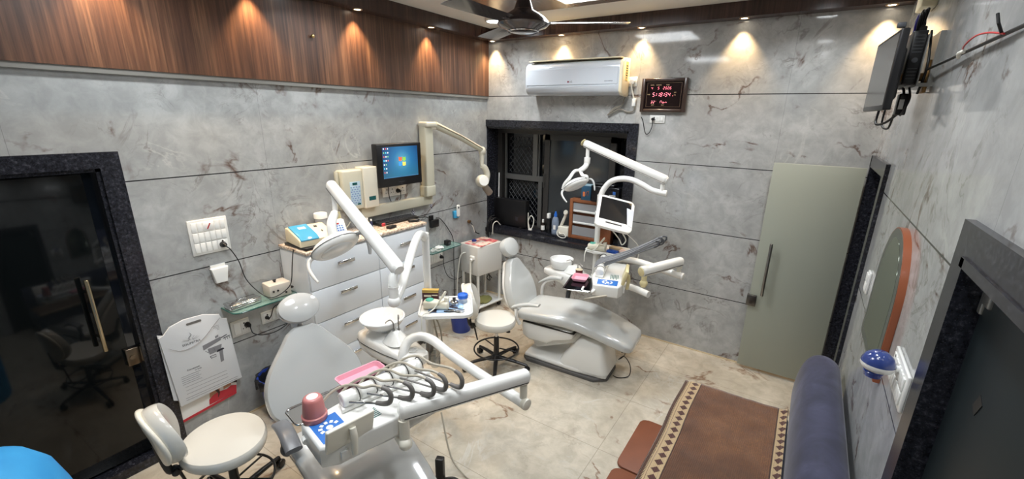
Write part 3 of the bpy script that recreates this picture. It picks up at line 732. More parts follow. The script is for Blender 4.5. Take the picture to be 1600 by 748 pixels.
# amalgamator on a black tray
T = thing('amalgamator', (.19, -2.415, TZ+.022), 'cream amalgam mixer with translucent blue lid at the left end of the cabinet', 'device', rz=-.12)
M_cream = mat('cream_plastic', (236, 222, 188), .35, coat=.2)
My = Matrix(((1, 0, 0, 0), (0, 0, -1, 0), (0, 1, 0, 0), (0, 0, 0, 1)))
m = MB(); m.prism([(-.115, 0), (.115, 0), (.118, .045), (.10, .062), (-.07, .112), (-.112, .105)], .27, Matrix.Translation((0, .135, 0)) @ My, bev=.009); part(T, 'body', m, M_cream)
m = MB(); m.prism([(-.075, .108), (.085, .062), (.122, .044), (.122, .052), (.088, .076), (-.07, .122)], .135, Matrix.Translation((0, .01, 0)) @ My, bev=.004); part(T, 'lid', m, mat('translucent_blue_plastic', (70, 164, 205), .1, coat=.5, alpha=.85))
m = MB(); m.box((-.02, -.05, .1055), (.035, .055, .008), Matrix.Rotation(.28, 3, 'Y'), bev=.003); part(T, 'lid_window', m, mat('pale_blue_cap', (190, 214, 222), .2))
m = MB(); m.box((-.03, .055, .103), (.02, .022, .003), Matrix.Rotation(.28, 3, 'Y')); m.box((.045, .07, .081), (.02, .008, .003), Matrix.Rotation(.28, 3, 'Y')); part(T, 'label_print', m, M_p2)
m = MB(); m.bb((.06, -2.55, TZ), (.335, -2.27, TZ+.0215), bev=.004)
solo('black_tray', m, M_blackp, (.19, -2.42, TZ), 'flat black tray under the cream amalgam mixer', 'tray')
T = thing('apex_locator', (.175, -2.165, TZ), 'small white keypad device standing between the jar and the blue-lidded mixer', 'device', rz=-.15)
m = MB(); m.prism([(-.045, 0), (.05, 0), (.045, .03), (-.01, .135), (-.045, .135)], .105, Matrix.Translation((0, .0525, 0)) @ My, bev=.008); part(T, 'body', m, M_plate2)
Q = Matrix.Translation((.018, 0, .085)) @ Matrix.Rotation(-RAD(62)+pi/2, 4, 'Y')
q3 = Matrix.Rotation(RAD(62.3), 3, 'Y')
m = MB(); m.box((.0205, 0, .083), (.078, .068, .003), q3, bev=.001); part(T, 'keypad', m, mat('keypad_pale_blue', (196, 212, 232), .4))
m = MB(); m.box((.0085, -.012, .111), (.014, .026, .004), q3); part(T, 'red_display', m, mat('red_display', (140, 24, 20), .3, emit=.4))
m = MB()
for i in range(3):
    for j in (-.02, 0, .02): m.box((.0165+i*.0085, j, .0935-i*.0165), (.009, .011, .0045), q3, bev=.001)
part(T, 'key', m, mat('blue_keys', (60, 100, 180), .4))
T = thing('cotton_jar', (.056, -2.235, TZ), 'round clear jar with white lid behind the keypad device', 'jar')
m = MB(); m.lathe([(0, 0), (.042, 0), (.045, .006), (.045, .14), (.04, .15), (0, .15)], n=28); part(T, 'jar_body', m, mat('milky_clear_plastic', (168, 168, 168), .15, coat=.4))
m = MB(); m.lathe([(.0, .19), (.047, .19), (.05, .184), (.05, .15), (.043, .148)], n=28); part(T, 'jar_lid', m, M_plate2)
for i, (x, y, h, r, c, lb) in enumerate(((.07, -1.90, .16, .012, (235, 235, 232), 'slim white tube bottle standing upright behind the front lamp arm'), (.13, -1.86, .09, .018, (186, 164, 84), 'small amber bottle on the cabinet top behind the front lamp arm'), (.18, -1.905, .08, .013, (190, 40, 44), 'small red-capped bottle on the cabinet top behind the front lamp arm'), (.12, -1.81, .07, .012, (52, 54, 84), 'small dark bottle on the cabinet top left of the keyboard'))):
    T = thing('small_bottle', (x, y, TZ), lb, 'bottle')
    m = MB(); m.lathe([(0, 0), (r, 0), (r, h*.65), (r*.5, h*.75), (r*.5, h*.8), (0, h*.8)], n=18); part(T, 'bottle_body', m, mat('bottle_%s' % 'abcd'[i], c, .2))
    m = MB(); m.lathe([(r*.6, h*.78), (r*.6, h), (0, h)], n=18); part(T, 'cap', m, M_plate2 if i != 2 else mat('bottle_c', c))
T = thing('paper_strip', (.2, -1.98, TZ), 'folded white paper strip lying on the cabinet top behind the lamp head', 'paper', rz=.4)
m = MB(); m.prism([(-.06, -.03), (.07, -.02), (.06, .035), (-.05, .03)], .006, bev=.002); part(T, 'paper', m, M_plate2)
# keyboard, mouse
T = thing('keyboard', (.115, -1.54, TZ), 'black computer keyboard on the speckled cabinet top', 'keyboard', rz=-.03)
m = MB(); m.box((0, 0, .010), (.15, .44, .018), bev=.004); part(T, 'case', m, M_blackp)
m = MB(); M_key = mat('black_keys', (34, 34, 37), .4)
for i in range(5):
    for j in range(20): m.box((-.055+i*.026, -.20+j*.0212, .022), (.021, .017, .007), bev=.002, seg=1)
o = part(T, 'keys', m, M_key)
T = thing('computer_mouse', (.265, -1.45, TZ), 'black computer mouse in front of the keyboard', 'mouse', rz=-.6)
m = MB(); m.ball((0, 0, .014), (.03, .055, .018), 20); m.bb((-.025, -.048, 0), (.025, .048, .01), bev=.004); part(T, 'body', m, M_blackp)
m = MB(); m.tube([(0, .05, .009), (-.02, .09, .009), (-.06, .12, .009)], .0022, 6, sub=5); part(T, 'cable', m, M_cable_b)
T = thing('adapter_block', (.29, -1.735, TZ), 'small black hub block at the left corner of the keyboard', 'device', rz=.1)
m = MB(); m.box((0, 0, .012), (.045, .085, .024), bev=.004); part(T, 'case', m, M_blackp); m = MB(); m.box((-.045, -.045, .035), (.02, .03, .03), bev=.006); part(T, 'red_tip', m, mat('red_white_cap', (200, 60, 66), .4))

# ---- monitor / TV
T = thing('wall_monitor', (0, -1.45, 1.57), 'black flat monitor on the left wall showing a blue desktop', 'monitor', rz=-.02)
m = MB(); m.box((.10, 0, .185), (.07, .505, .375), bev=.008); m.box((.055, 0, .19), (.05, .30, .22), bev=.02); part(T, 'housing', m, M_blackp)
t = NT('blue_desktop_screen', .15); tc = t.n('TexCoord'); sp = t.n('SeparateXYZ'); t.l(tc.outputs['Object'], sp.inputs[0])
dy = t.math('SUBTRACT', sp.outputs[1], .02); dz = t.math('SUBTRACT', sp.outputs[2], .22)
rr = t.math('SQRT', t.math('ADD', t.math('MULTIPLY', dy, dy), t.math('MULTIPLY', dz, dz)))
c = t.ramp(rr, (0, s2l(96, 190, 220)), (.10, s2l(40, 130, 186)), (.24, s2l(12, 62, 122)))
gl = t.math('MULTIPLY', t.math('GREATER_THAN', .0, dz), 1)
a = t.ramp(t.math('ABSOLUTE', t.math('ADD', t.math('MULTIPLY', dz, .45), t.math('ADD', dy, .115))), (0, s2l(120, 200, 190)), (.05, (0, 0, 0)))
low = t.ramp(sp.outputs[2], (.06, (.5, .5, .5)), (.22, (0, 0, 0)))
c = t.mix(low, c, a if False else s2l(60, 150, 160))
t.l(c, t.b.inputs['Emission Color']); t.b.inputs['Emission Strength'].default_value = .85; t.b.inputs['Base Color'].default_value = (.02, .02, .03, 1)
m = MB(); m.bb((.1352, -.195, .075), (.1365, .205, .345)); part(T, 'screen', m, t.m)
def Esm(n, c, e=.8): return mat(n, c, .4, emit=e)
yc, zc = .02, .215; e_ = .137
for dy, dz, cc, nm in ((-.022, .022, (222, 96, 60), 'screen_red'), (.022, .02, (130, 186, 70), 'screen_green'), (-.024, -.022, (60, 140, 210), 'screen_blue'), (.02, -.024, (236, 206, 90), 'screen_yellow')):
    m = MB(); y, z = yc+dy, zc+dz; s_ = .018
    m.prism([(y-s_, z-s_*.9), (y, z-s_*1.05), (y+s_, z-s_*.8), (y+s_, z+s_*.9), (y, z+s_*.75), (y-s_, z+s_*1.05)], .0008, Matrix(((0, 0, 1, e_-.0002), (1, 0, 0, 0), (0, 1, 0, 0), (0, 0, 0, 1)))); part(T, 'logo_pane', m, Esm(nm, cc))
ic = [(0, 0), (1, 0), (2, 0), (0, 1), (1, 1), (2, 1), (0, 2), (1, 2), (2, 2), (0, 3), (1, 3), (2, 3), (0, 4), (1, 4), (0, 5), (1, 5), (0, 6), (1, 6)]
cols = [(230, 232, 236), (200, 90, 80), (226, 226, 230), (120, 180, 120), (90, 200, 230)]
for i, (a, b) in enumerate(ic):
    m = MB(); m.bb((.1364, -.187+a*.022, .325-b*.034), (.1372, -.176+a*.022, .337-b*.034)); part(T, 'desktop_icon', m, Esm('icon_%s' % 'abcde'[i % 5], cols[i % 5]))
m = MB(); m.bb((.1364, -.195, .075), (.1372, .205, .083)); part(T, 'taskbar', m, Esm('taskbar', (60, 110, 150), .5))
m = MB(); m.bb((.1352, -.035, .03), (.1358, .035, .034)); m.cyl((.135, .0, .018), (.1362, .0, .018), .004, n=12); part(T, 'power_button', m, M_greyp)
plate('wall_socket', -1.572, -1.292, 1.455, 1.548, 'wide white socket strip directly under the wall monitor', 'socket', (4, 1), socket=((0, 0), (1, 0), (3, 0)))
plug((.016, -1.405, 1.50), 'black plug hanging from the socket strip under the wall monitor', [(.05, -1.40, 1.44), (.035, -1.40, 1.415)])
m = MB(); m.tube([(.08, -1.56, 1.585), (.05, -1.54, 1.52), (.035, -1.52, 1.45), (.03, -1.50, 1.412)], .004, 8, sub=5)
solo('monitor_cable', m, M_cable_b, (.05, -1.53, 1.45), 'thin black cable dropping from the wall monitor to the cream rail', 'cable')

# ---- x-ray set on the wall
M_xr = mat('cream_xray_enamel', (204, 200, 180), .35, coat=.2)
M_xr2 = mat('cream_xray_light', (218, 213, 196), .3, coat=.3)
T = thing('dental_xray_unit', (0, -1.45, 1.30), 'cream wall-mounted dental X-ray machine with folding arm, rail and control boxes', 'x-ray machine', world=True)
m = MB(); m.bb((0, -1.85, 1.315), (.06, -.985, 1.405), bev=.006); part(T, 'wall_rail', m, M_xr)
m = MB(); m.bb((0, -2.035, 1.415), (.10, -1.845, 1.745), bev=.014, seg=3); c1 = part(T, 'control_panel', m, M_xr)
m = MB(); m.bb((.10, -1.975, 1.45), (.1025, -1.875, 1.65), bev=.004); k1 = part(c1, 'keypad', m, mat('keypad_blue_grey', (176, 200, 214), .4))
m = MB(); m.bb((.102, -1.95, 1.622), (.1045, -1.905, 1.642)); m.bb((.102, -1.915, 1.455), (.1045, -1.885, 1.467)); part(c1, 'display', m, mat('teal_display', (24, 84, 84), .2))
m = MB()
for i in range(8):
    for j in range(3+(i % 2)): m.box((.103, -1.955+.026*j-(i % 2)*.010, 1.475+i*.0185), (.002, .014, .008), bev=.0008, seg=1)
part(c1, 'keys', m, mat('key_violet', (120, 140, 190), .4))
m = MB(); m.bb((0, -1.845, 1.41), (.115, -1.70, 1.76), bev=.010, seg=3); c2 = part(T, 'generator_box', m, M_xr2)
m = MB(); m.bb((.115, -1.805, 1.475), (.1165, -1.735, 1.51)); part(c2, 'display', m, mat('teal_display', (0, 0, 0)))
m = MB(); m.tube([(.04, -2.05, 1.74), (.045, -2.052, 1.69), (.045, -2.048, 1.62), (.045, -2.045, 1.56)], [.016, .018, .014, .013], 10); hs = part(T, 'hand_switch', m, M_xr)
m = MB(); m.tube([(.045, -2.045, 1.57), (.04, -2.065, 1.45), (.03, -2.08, 1.33), (.03, -2.06, 1.27), (.03, -2.00, 1.262), (.025, -1.95, 1.30)], .0055, 8, sub=6); part(hs, 'coiled_cord', m, M_xr)
m = MB(); m.bb((.01, -1.095, 1.43), (.10, -.985, 2.105), bev=.012, seg=3); m.bb((.0, -1.105, 1.405), (.105, -.98, 1.51), bev=.01); part(T, 'column', m, M_xr)
m = MB(); m.bb((.005, -1.10, 2.075), (.13, -.955, 2.125), bev=.018, seg=3); m.cyl((.07, -.975, 2.05), (.07, -.975, 2.125), .045, n=20, bev=.01); part(T, 'shoulder_joint', m, M_xr2)
m = MB(); m.tube([(.09, -.955, 2.095), (.14, -.65, 1.975), (.19, -.35, 1.835)], [.036, .030, .030], 12); part(T, 'upper_arm', m, M_xr)
m = MB(); m.tube([(.123, -.95, 2.10), (.17, -.65, 1.985), (.215, -.36, 1.845)], .007, 8); part(T, 'arm_groove', m, mat('cream_shadow_trim', (150, 142, 120), .5))
m = MB(); m.ball((.19, -.33, 1.815), (.04, .045, .05), 18); m.tube([(.19, -.335, 1.82), (.19, -.335, 1.74), (.19, -.34, 1.66)], [.034, .026, .022], 14); part(T, 'elbow', m, M_xr2)
m = MB(); m.tube([(.19, -.345, 1.66), (.20, -.30, 1.63), (.21, -.27, 1.56), (.22, -.29, 1.49)], [.026, .034, .036, .03], 12, sub=4); part(T, 'yoke', m, M_xr2)
m = MB(); m.lathe([(0, -.07), (.05, -.065), (.066, -.04), (.07, 0), (.066, .05), (.05, .075), (0, .08)], c=(.24, -.40, 1.50), axis=(.8, -.55, .15), n=28); hd = part(T, 'tube_head', m, M_xr2)
m = MB(); m.lathe([(0, .001), (.052, 0), (.055, -.008), (.05, -.012)], c=(.305, -.445, 1.513), axis=(.8, -.55, .15), n=28); part(hd, 'end_cap', m, M_plate2)
m = MB(); m.lathe([(.028, 0), (.04, .04), (.04, .14), (.036, .14), (.036, .05), (0, .04)], c=(.21, -.34, 1.45), axis=(.15, .62, -.72), n=28); part(hd, 'cone', m, mat('brown_grey_cone', (150, 138, 126), .3, .3))

# ---- small wall items
def eye(y, z, lb):
    T = thing('wall_hook', (0, y, z), lb, 'hook', group='small eye-shaped wall hooks')
    m = MB(); m.lathe([(0, .006), (.014, .006), (.018, 0)], axis=(1, 0, 0), n=20); m.tube([(.004, 0, .012), (.012, 0, .03)], .004, 8); part(T, 'disc', m, M_plate2)
    m = MB(); m.lathe([(0, .009), (.006, .009), (.008, .005)], axis=(1, 0, 0), n=14); m.tube([(.003, 0, -.012), (.005, 0, -.03), (.014, 0, -.032)], .003, 8); m.lathe([(.014, .0065), (.018, .0062), (.0185, .002)], axis=(1, 0, 0), n=20); part(T, 'blue_pupil', m, mat('hook_navy', (30, 34, 90), .3))
eye(-1.21, 1.262, 'small round eye-patterned hook below the cream rail, left of the other hook')
eye(-.955, 1.288, 'small round eye-patterned hook at the right end below the cream rail')
T = thing('remote_holder', (0, -.585, 1.085), 'light blue wall pocket holding a white remote near the window corner', 'holder')
m = MB(); m.prism([(-.045, .012), (-.03, 0), (.03, 0), (.045, .012), (.05, .085), (-.05, .085)], .03, Mz, bev=.008); part(T, 'pocket', m, mat('sky_blue_plastic', (70, 170, 220), .25))
T = thing('remote_control', (.0325, -.575, 1.105), 'white air conditioner remote standing in the light blue wall pocket', 'remote')
m = MB(); m.prism(rrect(.045, .13, .01, cx=0, cy=.065), .012, Mz, bev=.003); part(T, 'body', m, M_plate2)
m = MB(); m.prism(rrect(.022, .022, .003, cx=0, cy=.10), .0136, Mz); part(T, 'display', m, M_greyp)
T = thing('power_adapter', (.012, -.95, 1.06), 'black box adapter plugged into the left wall beside the cabinet', 'adapter', world=True)
m = MB(); m.bb((.012, -1.005, 1.055), (.05, -.895, 1.135), bev=.006); m.bb((.006, -1.005, 1.13), (.03, -.955, 1.185), bev=.004); part(T, 'case', m, M_blackp)
m = MB(); m.tube([(.03, -1.0, 1.15), (.05, -1.08, 1.19), (.05, -1.20, 1.21), (.08, -1.3, TZ+.012)], .0045, 8, sub=5); m.tube([(.03, -.92, 1.15), (.02, -.84, 1.12), (.02, -.72, .98), (.022, -.65, .84), (.036, -.668, .6), (.036, -.668, .3), (.036, -.668, .1)], .0045, 8, sub=5); part(T, 'cable', m, M_cable_b)
m = MB(); m.tube([(.05, -1.33, TZ+.012), (.07, -1.30, TZ+.012)], .012, 10); part(T, 'inline_plug', m, M_cable_b)
shelf(-1.15, -.66, .82, .17, 'short glass wall shelf between the cabinet and the window')
T = thing('black_cube_holder', (.07, -.80, .8288), 'small black cube on the short glass shelf', 'holder')
m = MB(); m.box((0, 0, .0275), (.055, .055, .055), bev=.004); part(T, 'case', m, M_blackp); m = MB(); m.cyl((.0275, 0, .028), (.029, 0, .028), .014, n=16); part(T, 'lens', m, M_greyp)
T = thing('tissue', (.09, -.95, .829), 'crumpled white tissue on the short glass shelf', 'tissue')
m = MB(); m.ball((0, 0, .014), (.045, .05, .014), 12)
for v in m.bm.verts: v.co += Vector((noise.noise(v.co*60)*.012, noise.noise(v.co*60+Vector((9, 0, 0)))*.012, noise.noise(v.co*50+Vector((0, 9, 0)))*.008)); v.co.z = max(v.co.z, .0)
part(T, 'tissue_ball', m, M_plate2)
T = thing('white_charger', (.12, -1.08, .829), 'white charger with bundled lead at the left end of the short glass shelf', 'charger')
m = MB(); m.box((0, 0, .014), (.03, .045, .026), bev=.005); part(T, 'case', m, M_plate2)
m = MB(); m.tube([(.01, .02, .02), (.03, .06, .03), (0, .08, .01), (-.02, .03, .03), (.02, -.01, .034), (.04, .04, .01), (.03, .09, .006)], .005, 8, sub=6); part(T, 'lead', m, M_cable_w)
plate('wall_socket', -1.01, -.815, .645, .755, 'white socket plate under the short glass shelf near the window', 'socket', (3, 1), socket=((2, 0),))
plug((.016, -.855, .70), 'black plug in the plate under the short glass shelf with a looping cord', [(.05, -.85, .62), (.03, -.78, .47), (.016, -.65, .37), (.014, -.5, .36), (.018, -.40, .42), (.018, -.3, .46)])
T = thing('cable_outlet', (0, -.215, 1.0), 'brass pipe outlet with cables on the left wall beside the window', 'outlet', world=True)
m = MB(); m.tube([(0, -.36, 1.0), (.03, -.36, 1.0)], .018, 14); part(T, 'pipe', m, mat('aged_brass', (130, 100, 70), .4, .7))
m = MB(); m.tube([(.02, -.36, 1.0), (.05, -.345, .96), (.06, -.30, .87), (.05, -.22, .83)], .006, 8, sub=5); part(T, 'black_hose', m, M_cable_b)
m = MB(); m.tube([(.02, -.355, .995), (.06, -.345, .94), (.07, -.33, .88)], .005, 8, sub=5); part(T, 'white_hose', m, M_cable_w)

# ---- white compressor trolley
T = thing('suction_trolley', (.225, -.40, 0), 'white suction trolley box on thin legs in the far left corner', 'trolley', rz=-.16)
m = MB(); m.bb((-.145, -.19, .46), (.145, .19, .80), bev=.006); part(T, 'cabinet_box', m, mat('white_paint_metal', (222, 220, 214), .4))
for sx in (-1, 1):
    for sy in (-1, 1):
        m = MB(); m.bb((sx*.125-.011, sy*.17-.011, .08), (sx*.125+.011, sy*.17+.011, .462)); part(T, 'leg', m, M_white)
m = MB(); m.bb((-.15, -.205, .062), (.15, .205, .082), bev=.004); part(T, 'base_plate', m, M_white)
for sx in (-1, 1):
    for sy in (-1, 1):
        m = MB(); m.cyl((sx*.12-.012, sy*.17, .028), (sx*.12+.012, sy*.17, .028), .028, n=18, bev=.004); m.cyl((sx*.12, sy*.17, .04), (sx*.12, sy*.17, .066), .008, n=8); part(T, 'caster', m, M_blackp)
m = MB(); m.box((.06, -.195, .665), (.075, .03, .05), bev=.012); m.cyl((.06, -.20, .645), (.06, -.225, .64), .02, n=16, bev=.004); part(T, 'suction_port', m, M_white)
m = MB(); m.tube([(.06, -.222, .64), (.065, -.23, .50), (.09, -.25, .35), (.13, -.26, .20), (.15, -.25, .12)], .010, 10, sub=5); part(T, 'suction_hose', m, M_cable_w)
m = MB(); m.tube([(-.06, -.19, .70), (-.10, -.23, .66), (-.13, -.25, .45), (-.14, -.26, .20), (-.13, -.25, .05)], .008, 10, sub=5); part(T, 'drain_hose', m, M_cable_w)
m = MB(); m.tube([(.05, .05, .46), (.06, .07, .38), (.09, .05, .34), (.07, .02, .37), (.06, .06, .40), (.09, .08, .36)], .005, 8, sub=6); part(T, 'coiled_cord', m, M_cable_b)
m = MB(); n_ = 9; 
for sg in (1,):
    vs = [[m.bm.verts.new((.225-.12+.25*i/8+.02*noise.noise(Vector((i, j, 3))), -.57+.33*j/8+.015*noise.noise(Vector((i, j, 7))), .8035+.010*abs(noise.noise(Vector((i*.6, j*.6, 1)))))) for j in range(9)] for i in range(9)]
    m.skin(vs, cap=False, closed=False)
    vs = [[m.bm.verts.new((.225-.12+.25*i/8, -.57+.33*j/8, .8012)) for j in range(9)] for i in range(9)]
    m.skin(vs, cap=False, closed=False)
t = NT('red_white_printed_paper', .5); g = t.n('NewGeometry'); q = t.noise(g.outputs['Position'], 14, 2)
t.l(t.ramp(q, (.42, s2l(206, 96, 104)), (.5, s2l(226, 150, 140)), (.56, s2l(236, 214, 200))), t.b.inputs['Base Color'])
solo('printed_sheet', m, t.m, (.225, -.41, .801), 'pink and white printed sheet draped on top of the white suction trolley', 'paper')
T = thing('small_cap_jar', (.20, -.50, .815), 'small navy-lidded jar on top of the suction trolley', 'jar')
m = MB(); m.lathe([(0, 0), (.026, 0), (.026, .014), (0, .014)], n=20); part(T, 'jar_body', m, M_plate2); m = MB(); m.lathe([(.028, .012), (.028, .03), (0, .031)], n=20); part(T, 'lid', m, mat('navy_lid', (40, 56, 130), .3))
T = thing('green_cloth', (.26, -.42, .083), 'folded olive green cloth on the lower plate of the suction trolley', 'cloth')
m = MB(); m.ball((0, 0, .018), (.10, .12, .022), 18)
for v in m.bm.verts: v.co += Vector((0, 0, noise.noise(v.co*22)*.014)); v.co.z = max(0, v.co.z)
part(T, 'cloth', m, mat('olive_cloth', (140, 138, 84), .9))

# ================================================================ DENTAL CHAIRS
def sq(n, e=3.2):
    """superellipse unit outline"""
    o = []
    for i in range(n):
        a = 2*pi*i/n; c, s_ = cos(a), sin(a)
        o.append((math.copysign(abs(c)**(2/e), c), math.copysign(abs(s_)**(2/e), s_)))
    return o
def loft(m, st, n=28, e=3.2, mi=0):
    """st: list of (centre, side vec, up vec) with vectors carrying half sizes"""
    O = sq(n, e); rings = [[m.bm.verts.new(Vector(c)+Vector(s_)*a+Vector(u)*b) for a, b in O] for c, s_, u in st]
    m.skin(rings, mi, True, True); return m
def loftx(m, st, n=28, e=3.2, mi=0, y0=0):
    """st: (x, ztop, zbot, halfwidth)"""
    return loft(m, [((x, y0, (a+b)/2), (0, w, 0), (0, 0, (a-b)/2)) for x, a, b, w in st], n, e, mi)

def back_outline(w, h):
    pts = [(.0, 0), (.24*w, .0), (.38*w, .04*h), (.475*w, .15*h), (.5*w, .30*h), (.485*w, .44*h), (.43*w, .58*h), (.345*w, .71*h), (.255*w, .83*h), (.175*w, .94*h), (.09*w, 1.0*h)]
    R = spline([Vector((u, v, 0)) for u, v in pts], 4)
    L = [Vector((-p.x, p.y, 0)) for p in reversed(R)]
    return [(p.x, p.y) for p in R] + [(p.x, p.y) for p in L[:-1]]

def chair(loc, rz, label, style, **k):
    T = thing('dental_chair', loc, label, 'dental chair', rz=rz)
    # --- base
    m = MB(); m.prism([(.09, -.15), (.14, -.19), (.80, -.20), (.90, -.12), (.90, .12), (.80, .20), (.14, .19), (.09, .15)], .035, bev=.008)
    part(T, 'floor_plate', m, mat('grey_base_rubber', (96, 94, 92), .5))
    m = MB(); loftx(m, [(.10, .055, .03, .15), (.11, .075, .03, .165), (.40, .085, .03, .18), (.60, .09, .03, .19), (.86, .09, .03, .17), (.89, .06, .03, .15)], e=5); part(T, 'base_cover', m, M_white)
    m = MB(); loft(m, [((.67, 0, .07), (0, .185, 0), (.235, 0, 0)), ((.685, 0, .16), (0, .185, 0), (.20, 0, 0)), ((.72, 0, .28), (0, .18, 0), (.145, 0, 0)), ((.735, 0, .35), (0, .165, 0), (.115, 0, 0)), ((.74, 0, .375), (0, .145, 0), (.09, 0, 0))], e=6); part(T, 'front_pedestal', m, M_white)
    m = MB(); m.box((.40, 0, .245), (.52, .20, .10), Matrix.Rotation(-RAD(22), 3, 'Y'), bev=.03, seg=3); part(T, 'lift_arm', m, M_white)
    m = MB(); loftx(m, [(.08, .40, .32, .18), (.10, .425, .25, .20), (.16, .43, .22, .205), (.34, .43, .225, .205), (.40, .43, .27, .205), (.56, .43, .33, .205), (.58, .43, .345, .19)], e=6); part(T, 'seat_frame', m, M_white)
    m = MB(); m.bb((.10, -.208, .405), (.60, .208, .414)); part(T, 'frame_gap_strip', m, M_blackp)
    # --- seat with leg rest
    sw = k.get('sw', .255)
    sx = k.get('sx', 0)
    m = MB(); loftx(m, [(.03+sx, .46, .43, sw*.6), (.035+sx, .50, .42, sw*.86), (.07+sx, .525, .415, sw*.97), (.14+sx, .53, .415, sw), (.30, .545, .425, sw), (.48, .565, .44, sw), (.64, .56, .43, sw*.99), (.80, .525, .40, sw*.96), (.93, .485, .365, sw*.91), (1.03, .45, .34, sw*.84), (1.075, .43, .34, sw*.76), (1.09, .405, .35, sw*.62), (1.094, .39, .36, sw*.4)], n=40, e=3.6)
    part(T, 'seat', m, k.get('vinyl', M_vinyl))
    # --- backrest
    t = RAD(k.get('tilt', 24)); bw, bh = k.get('bw', .48), k.get('bh', .5)
    hx, hz = .015, k.get('hz', .44)
    ev = Vector((-sin(t), 0, cos(t))); ew = Vector((cos(t), 0, sin(t)))
    Mb = Matrix(((0, ev.x, ew.x, hx), (1, 0, 0, 0), (0, ev.z, ew.z, hz), (0, 0, 0, 1)))
    m = MB(); m.pillow(back_outline(bw, bh), .10, Mb, crown=.10, rings=8, bottom=.4); part(T, 'backrest', m, k.get('vinyl', M_vinyl))
    m = MB(); m.prism([(u*.86, v*.9+.03) for u, v in back_outline(bw, bh)], .03, Mb @ Matrix.Translation((0, 0, -.068)), bev=.01); part(T, 'back_shell', m, M_white)
    P = lambda u, v, w: tuple(Vector((hx, 0, hz)) + Vector((0, u, 0)) + ev*v + ew*w)
    m = MB(); m.tube([P(0, bh*.7, -.05), P(0, bh+.05, -.045), P(0, bh+.10, -.03)], .018, 10, flat=.5); part(T, 'headrest_bar', m, M_chrome)
    ho = bh+k.get('ho', .105)
    ol = [(k.get('hw', .118)*cos(2*pi*i/32), .088*sin(2*pi*i/32)*(1.06 if sin(2*pi*i/32) < 0 else 1)) for i in range(32)]
    Mh = Mb @ Matrix.Translation((0, ho, .015)) @ Matrix.Rotation(k.get('ht', -.15), 4, 'X')
    m = MB(); m.pillow(ol, .075, Mh, crown=.45, rings=7, bottom=.45); part(T, 'headrest', m, k.get('vinyl', M_vinyl))
    # --- hinge + link to seat
    m = MB(); m.box((.03, 0, .40), (.12, .16, .10), bev=.02); m.tube([P(0, -.02, -.06), P(0, .2, -.065)], .03, 12, flat=.5); part(T, 'back_hinge', m, M_greyp)
    # --- armrests
    for s_ in (1, -1):
        if style == 'white':
            if s_ == 1:
                y = .30; m = MB()
                loft(m, [((.01+q*.24, y, .60+.085*q+.03*sin(pi*q)), (0, .030, 0), (0, 0, .014+.006*sin(pi*q))) for q in [i/10 for i in range(11)]], n=20, e=2.6); ar = part(T, 'armrest', m, M_vinyl)
                m = MB(); m.tube([(.05, y-.02, .36), (.04, y, .46), (.045, y, .56), (.09, y, .625), (.2, y, .672)], [.028, .026, .024, .018, .014], 12, sub=5, flat=.7); part(ar, 'support', m, M_white)
            else:
                y = -.27; m = MB()
                loft(m, [((.03+q*.26, y, .560+.07*q+.012*sin(pi*q)), (0, .028, 0), (0, 0, .012+.006*sin(pi*q))) for q in [i/10 for i in range(11)]], n=20, e=2.6); ar = part(T, 'armrest', m, M_vinyl)
                m = MB(); m.tube([(.09, y+.02, .40), (.07, y, .46), (.06, y, .55)], [.026, .022, .02], 12, sub=5, flat=.7); part(ar, 'support', m, M_white)
        else:
            y = .33 if s_ > 0 else -.262; m = MB(); AX = 0 if s_ > 0 else .12
            loft(m, [((.02+AX+q*.25, y, .605+.035*sin(pi*q*.9)-.02*q), (0, .040, 0), (0, 0, .014+.008*sin(pi*q))) for q in [i/10 for i in range(11)]], n=20, e=2.6); ar = part(T, 'armrest', m, mat('grey_armrest_pad', (104, 106, 110), .35))
            m = MB(); m.tube([(.05+AX, y, .60), (.05+AX, y-s_*.005, .53), (.055+AX, y-s_*.01, .47)], [.024, .021, .026], 12, sub=4); m.ball((.055+AX, y-s_*.01, .455), (.038, .034, .04), 16); m.tube([(.06+AX, y-s_*.01, .455), (.15, y-s_*.06, .44), (.17, y-s_*.12, .43)], [.03, .024, .024], 10, sub=3); part(ar, 'support', m, M_greyp)
    return T
C2 = chair((1.17, -.945, 0), RAD(4), 'glossy white dental chair near the back wall, feet towards the frosted door', 'white', sw=.245, bw=.44, bh=.50, tilt=20)
M_vin2 = mat('glossy_grey_white_vinyl', (188, 189, 187), .15, coat=.7)
C1 = chair((1.02, -2.96, 0), RAD(-14), 'glossy white dental chair with grey armrests in front of the drawer cabinet', 'grey', sw=.26, bw=.56, bh=.54, tilt=24, vinyl=M_vin2, hw=.118, sx=.10, hz=.47)
# cords at the foot of the back chair
m = MB(); m.tube([(2.10, -.83, .14), (2.14, -.80, .17), (2.20, -.80, .10), (2.21, -.84, .02), (2.14, -.90, .008), (2.10, -.93, .03)], .004, 8, sub=6); m.tube([(2.11, -.80, .2), (2.14, -.78, .19), (2.12, -.80, .15), (2.10, -.83, .14)], .003, 8, sub=5)
solo('floor_cable', m, M_cable_b, (2.1, -.85, 0), 'black cord looping on the floor at the foot of the rear dental chair', 'cord')

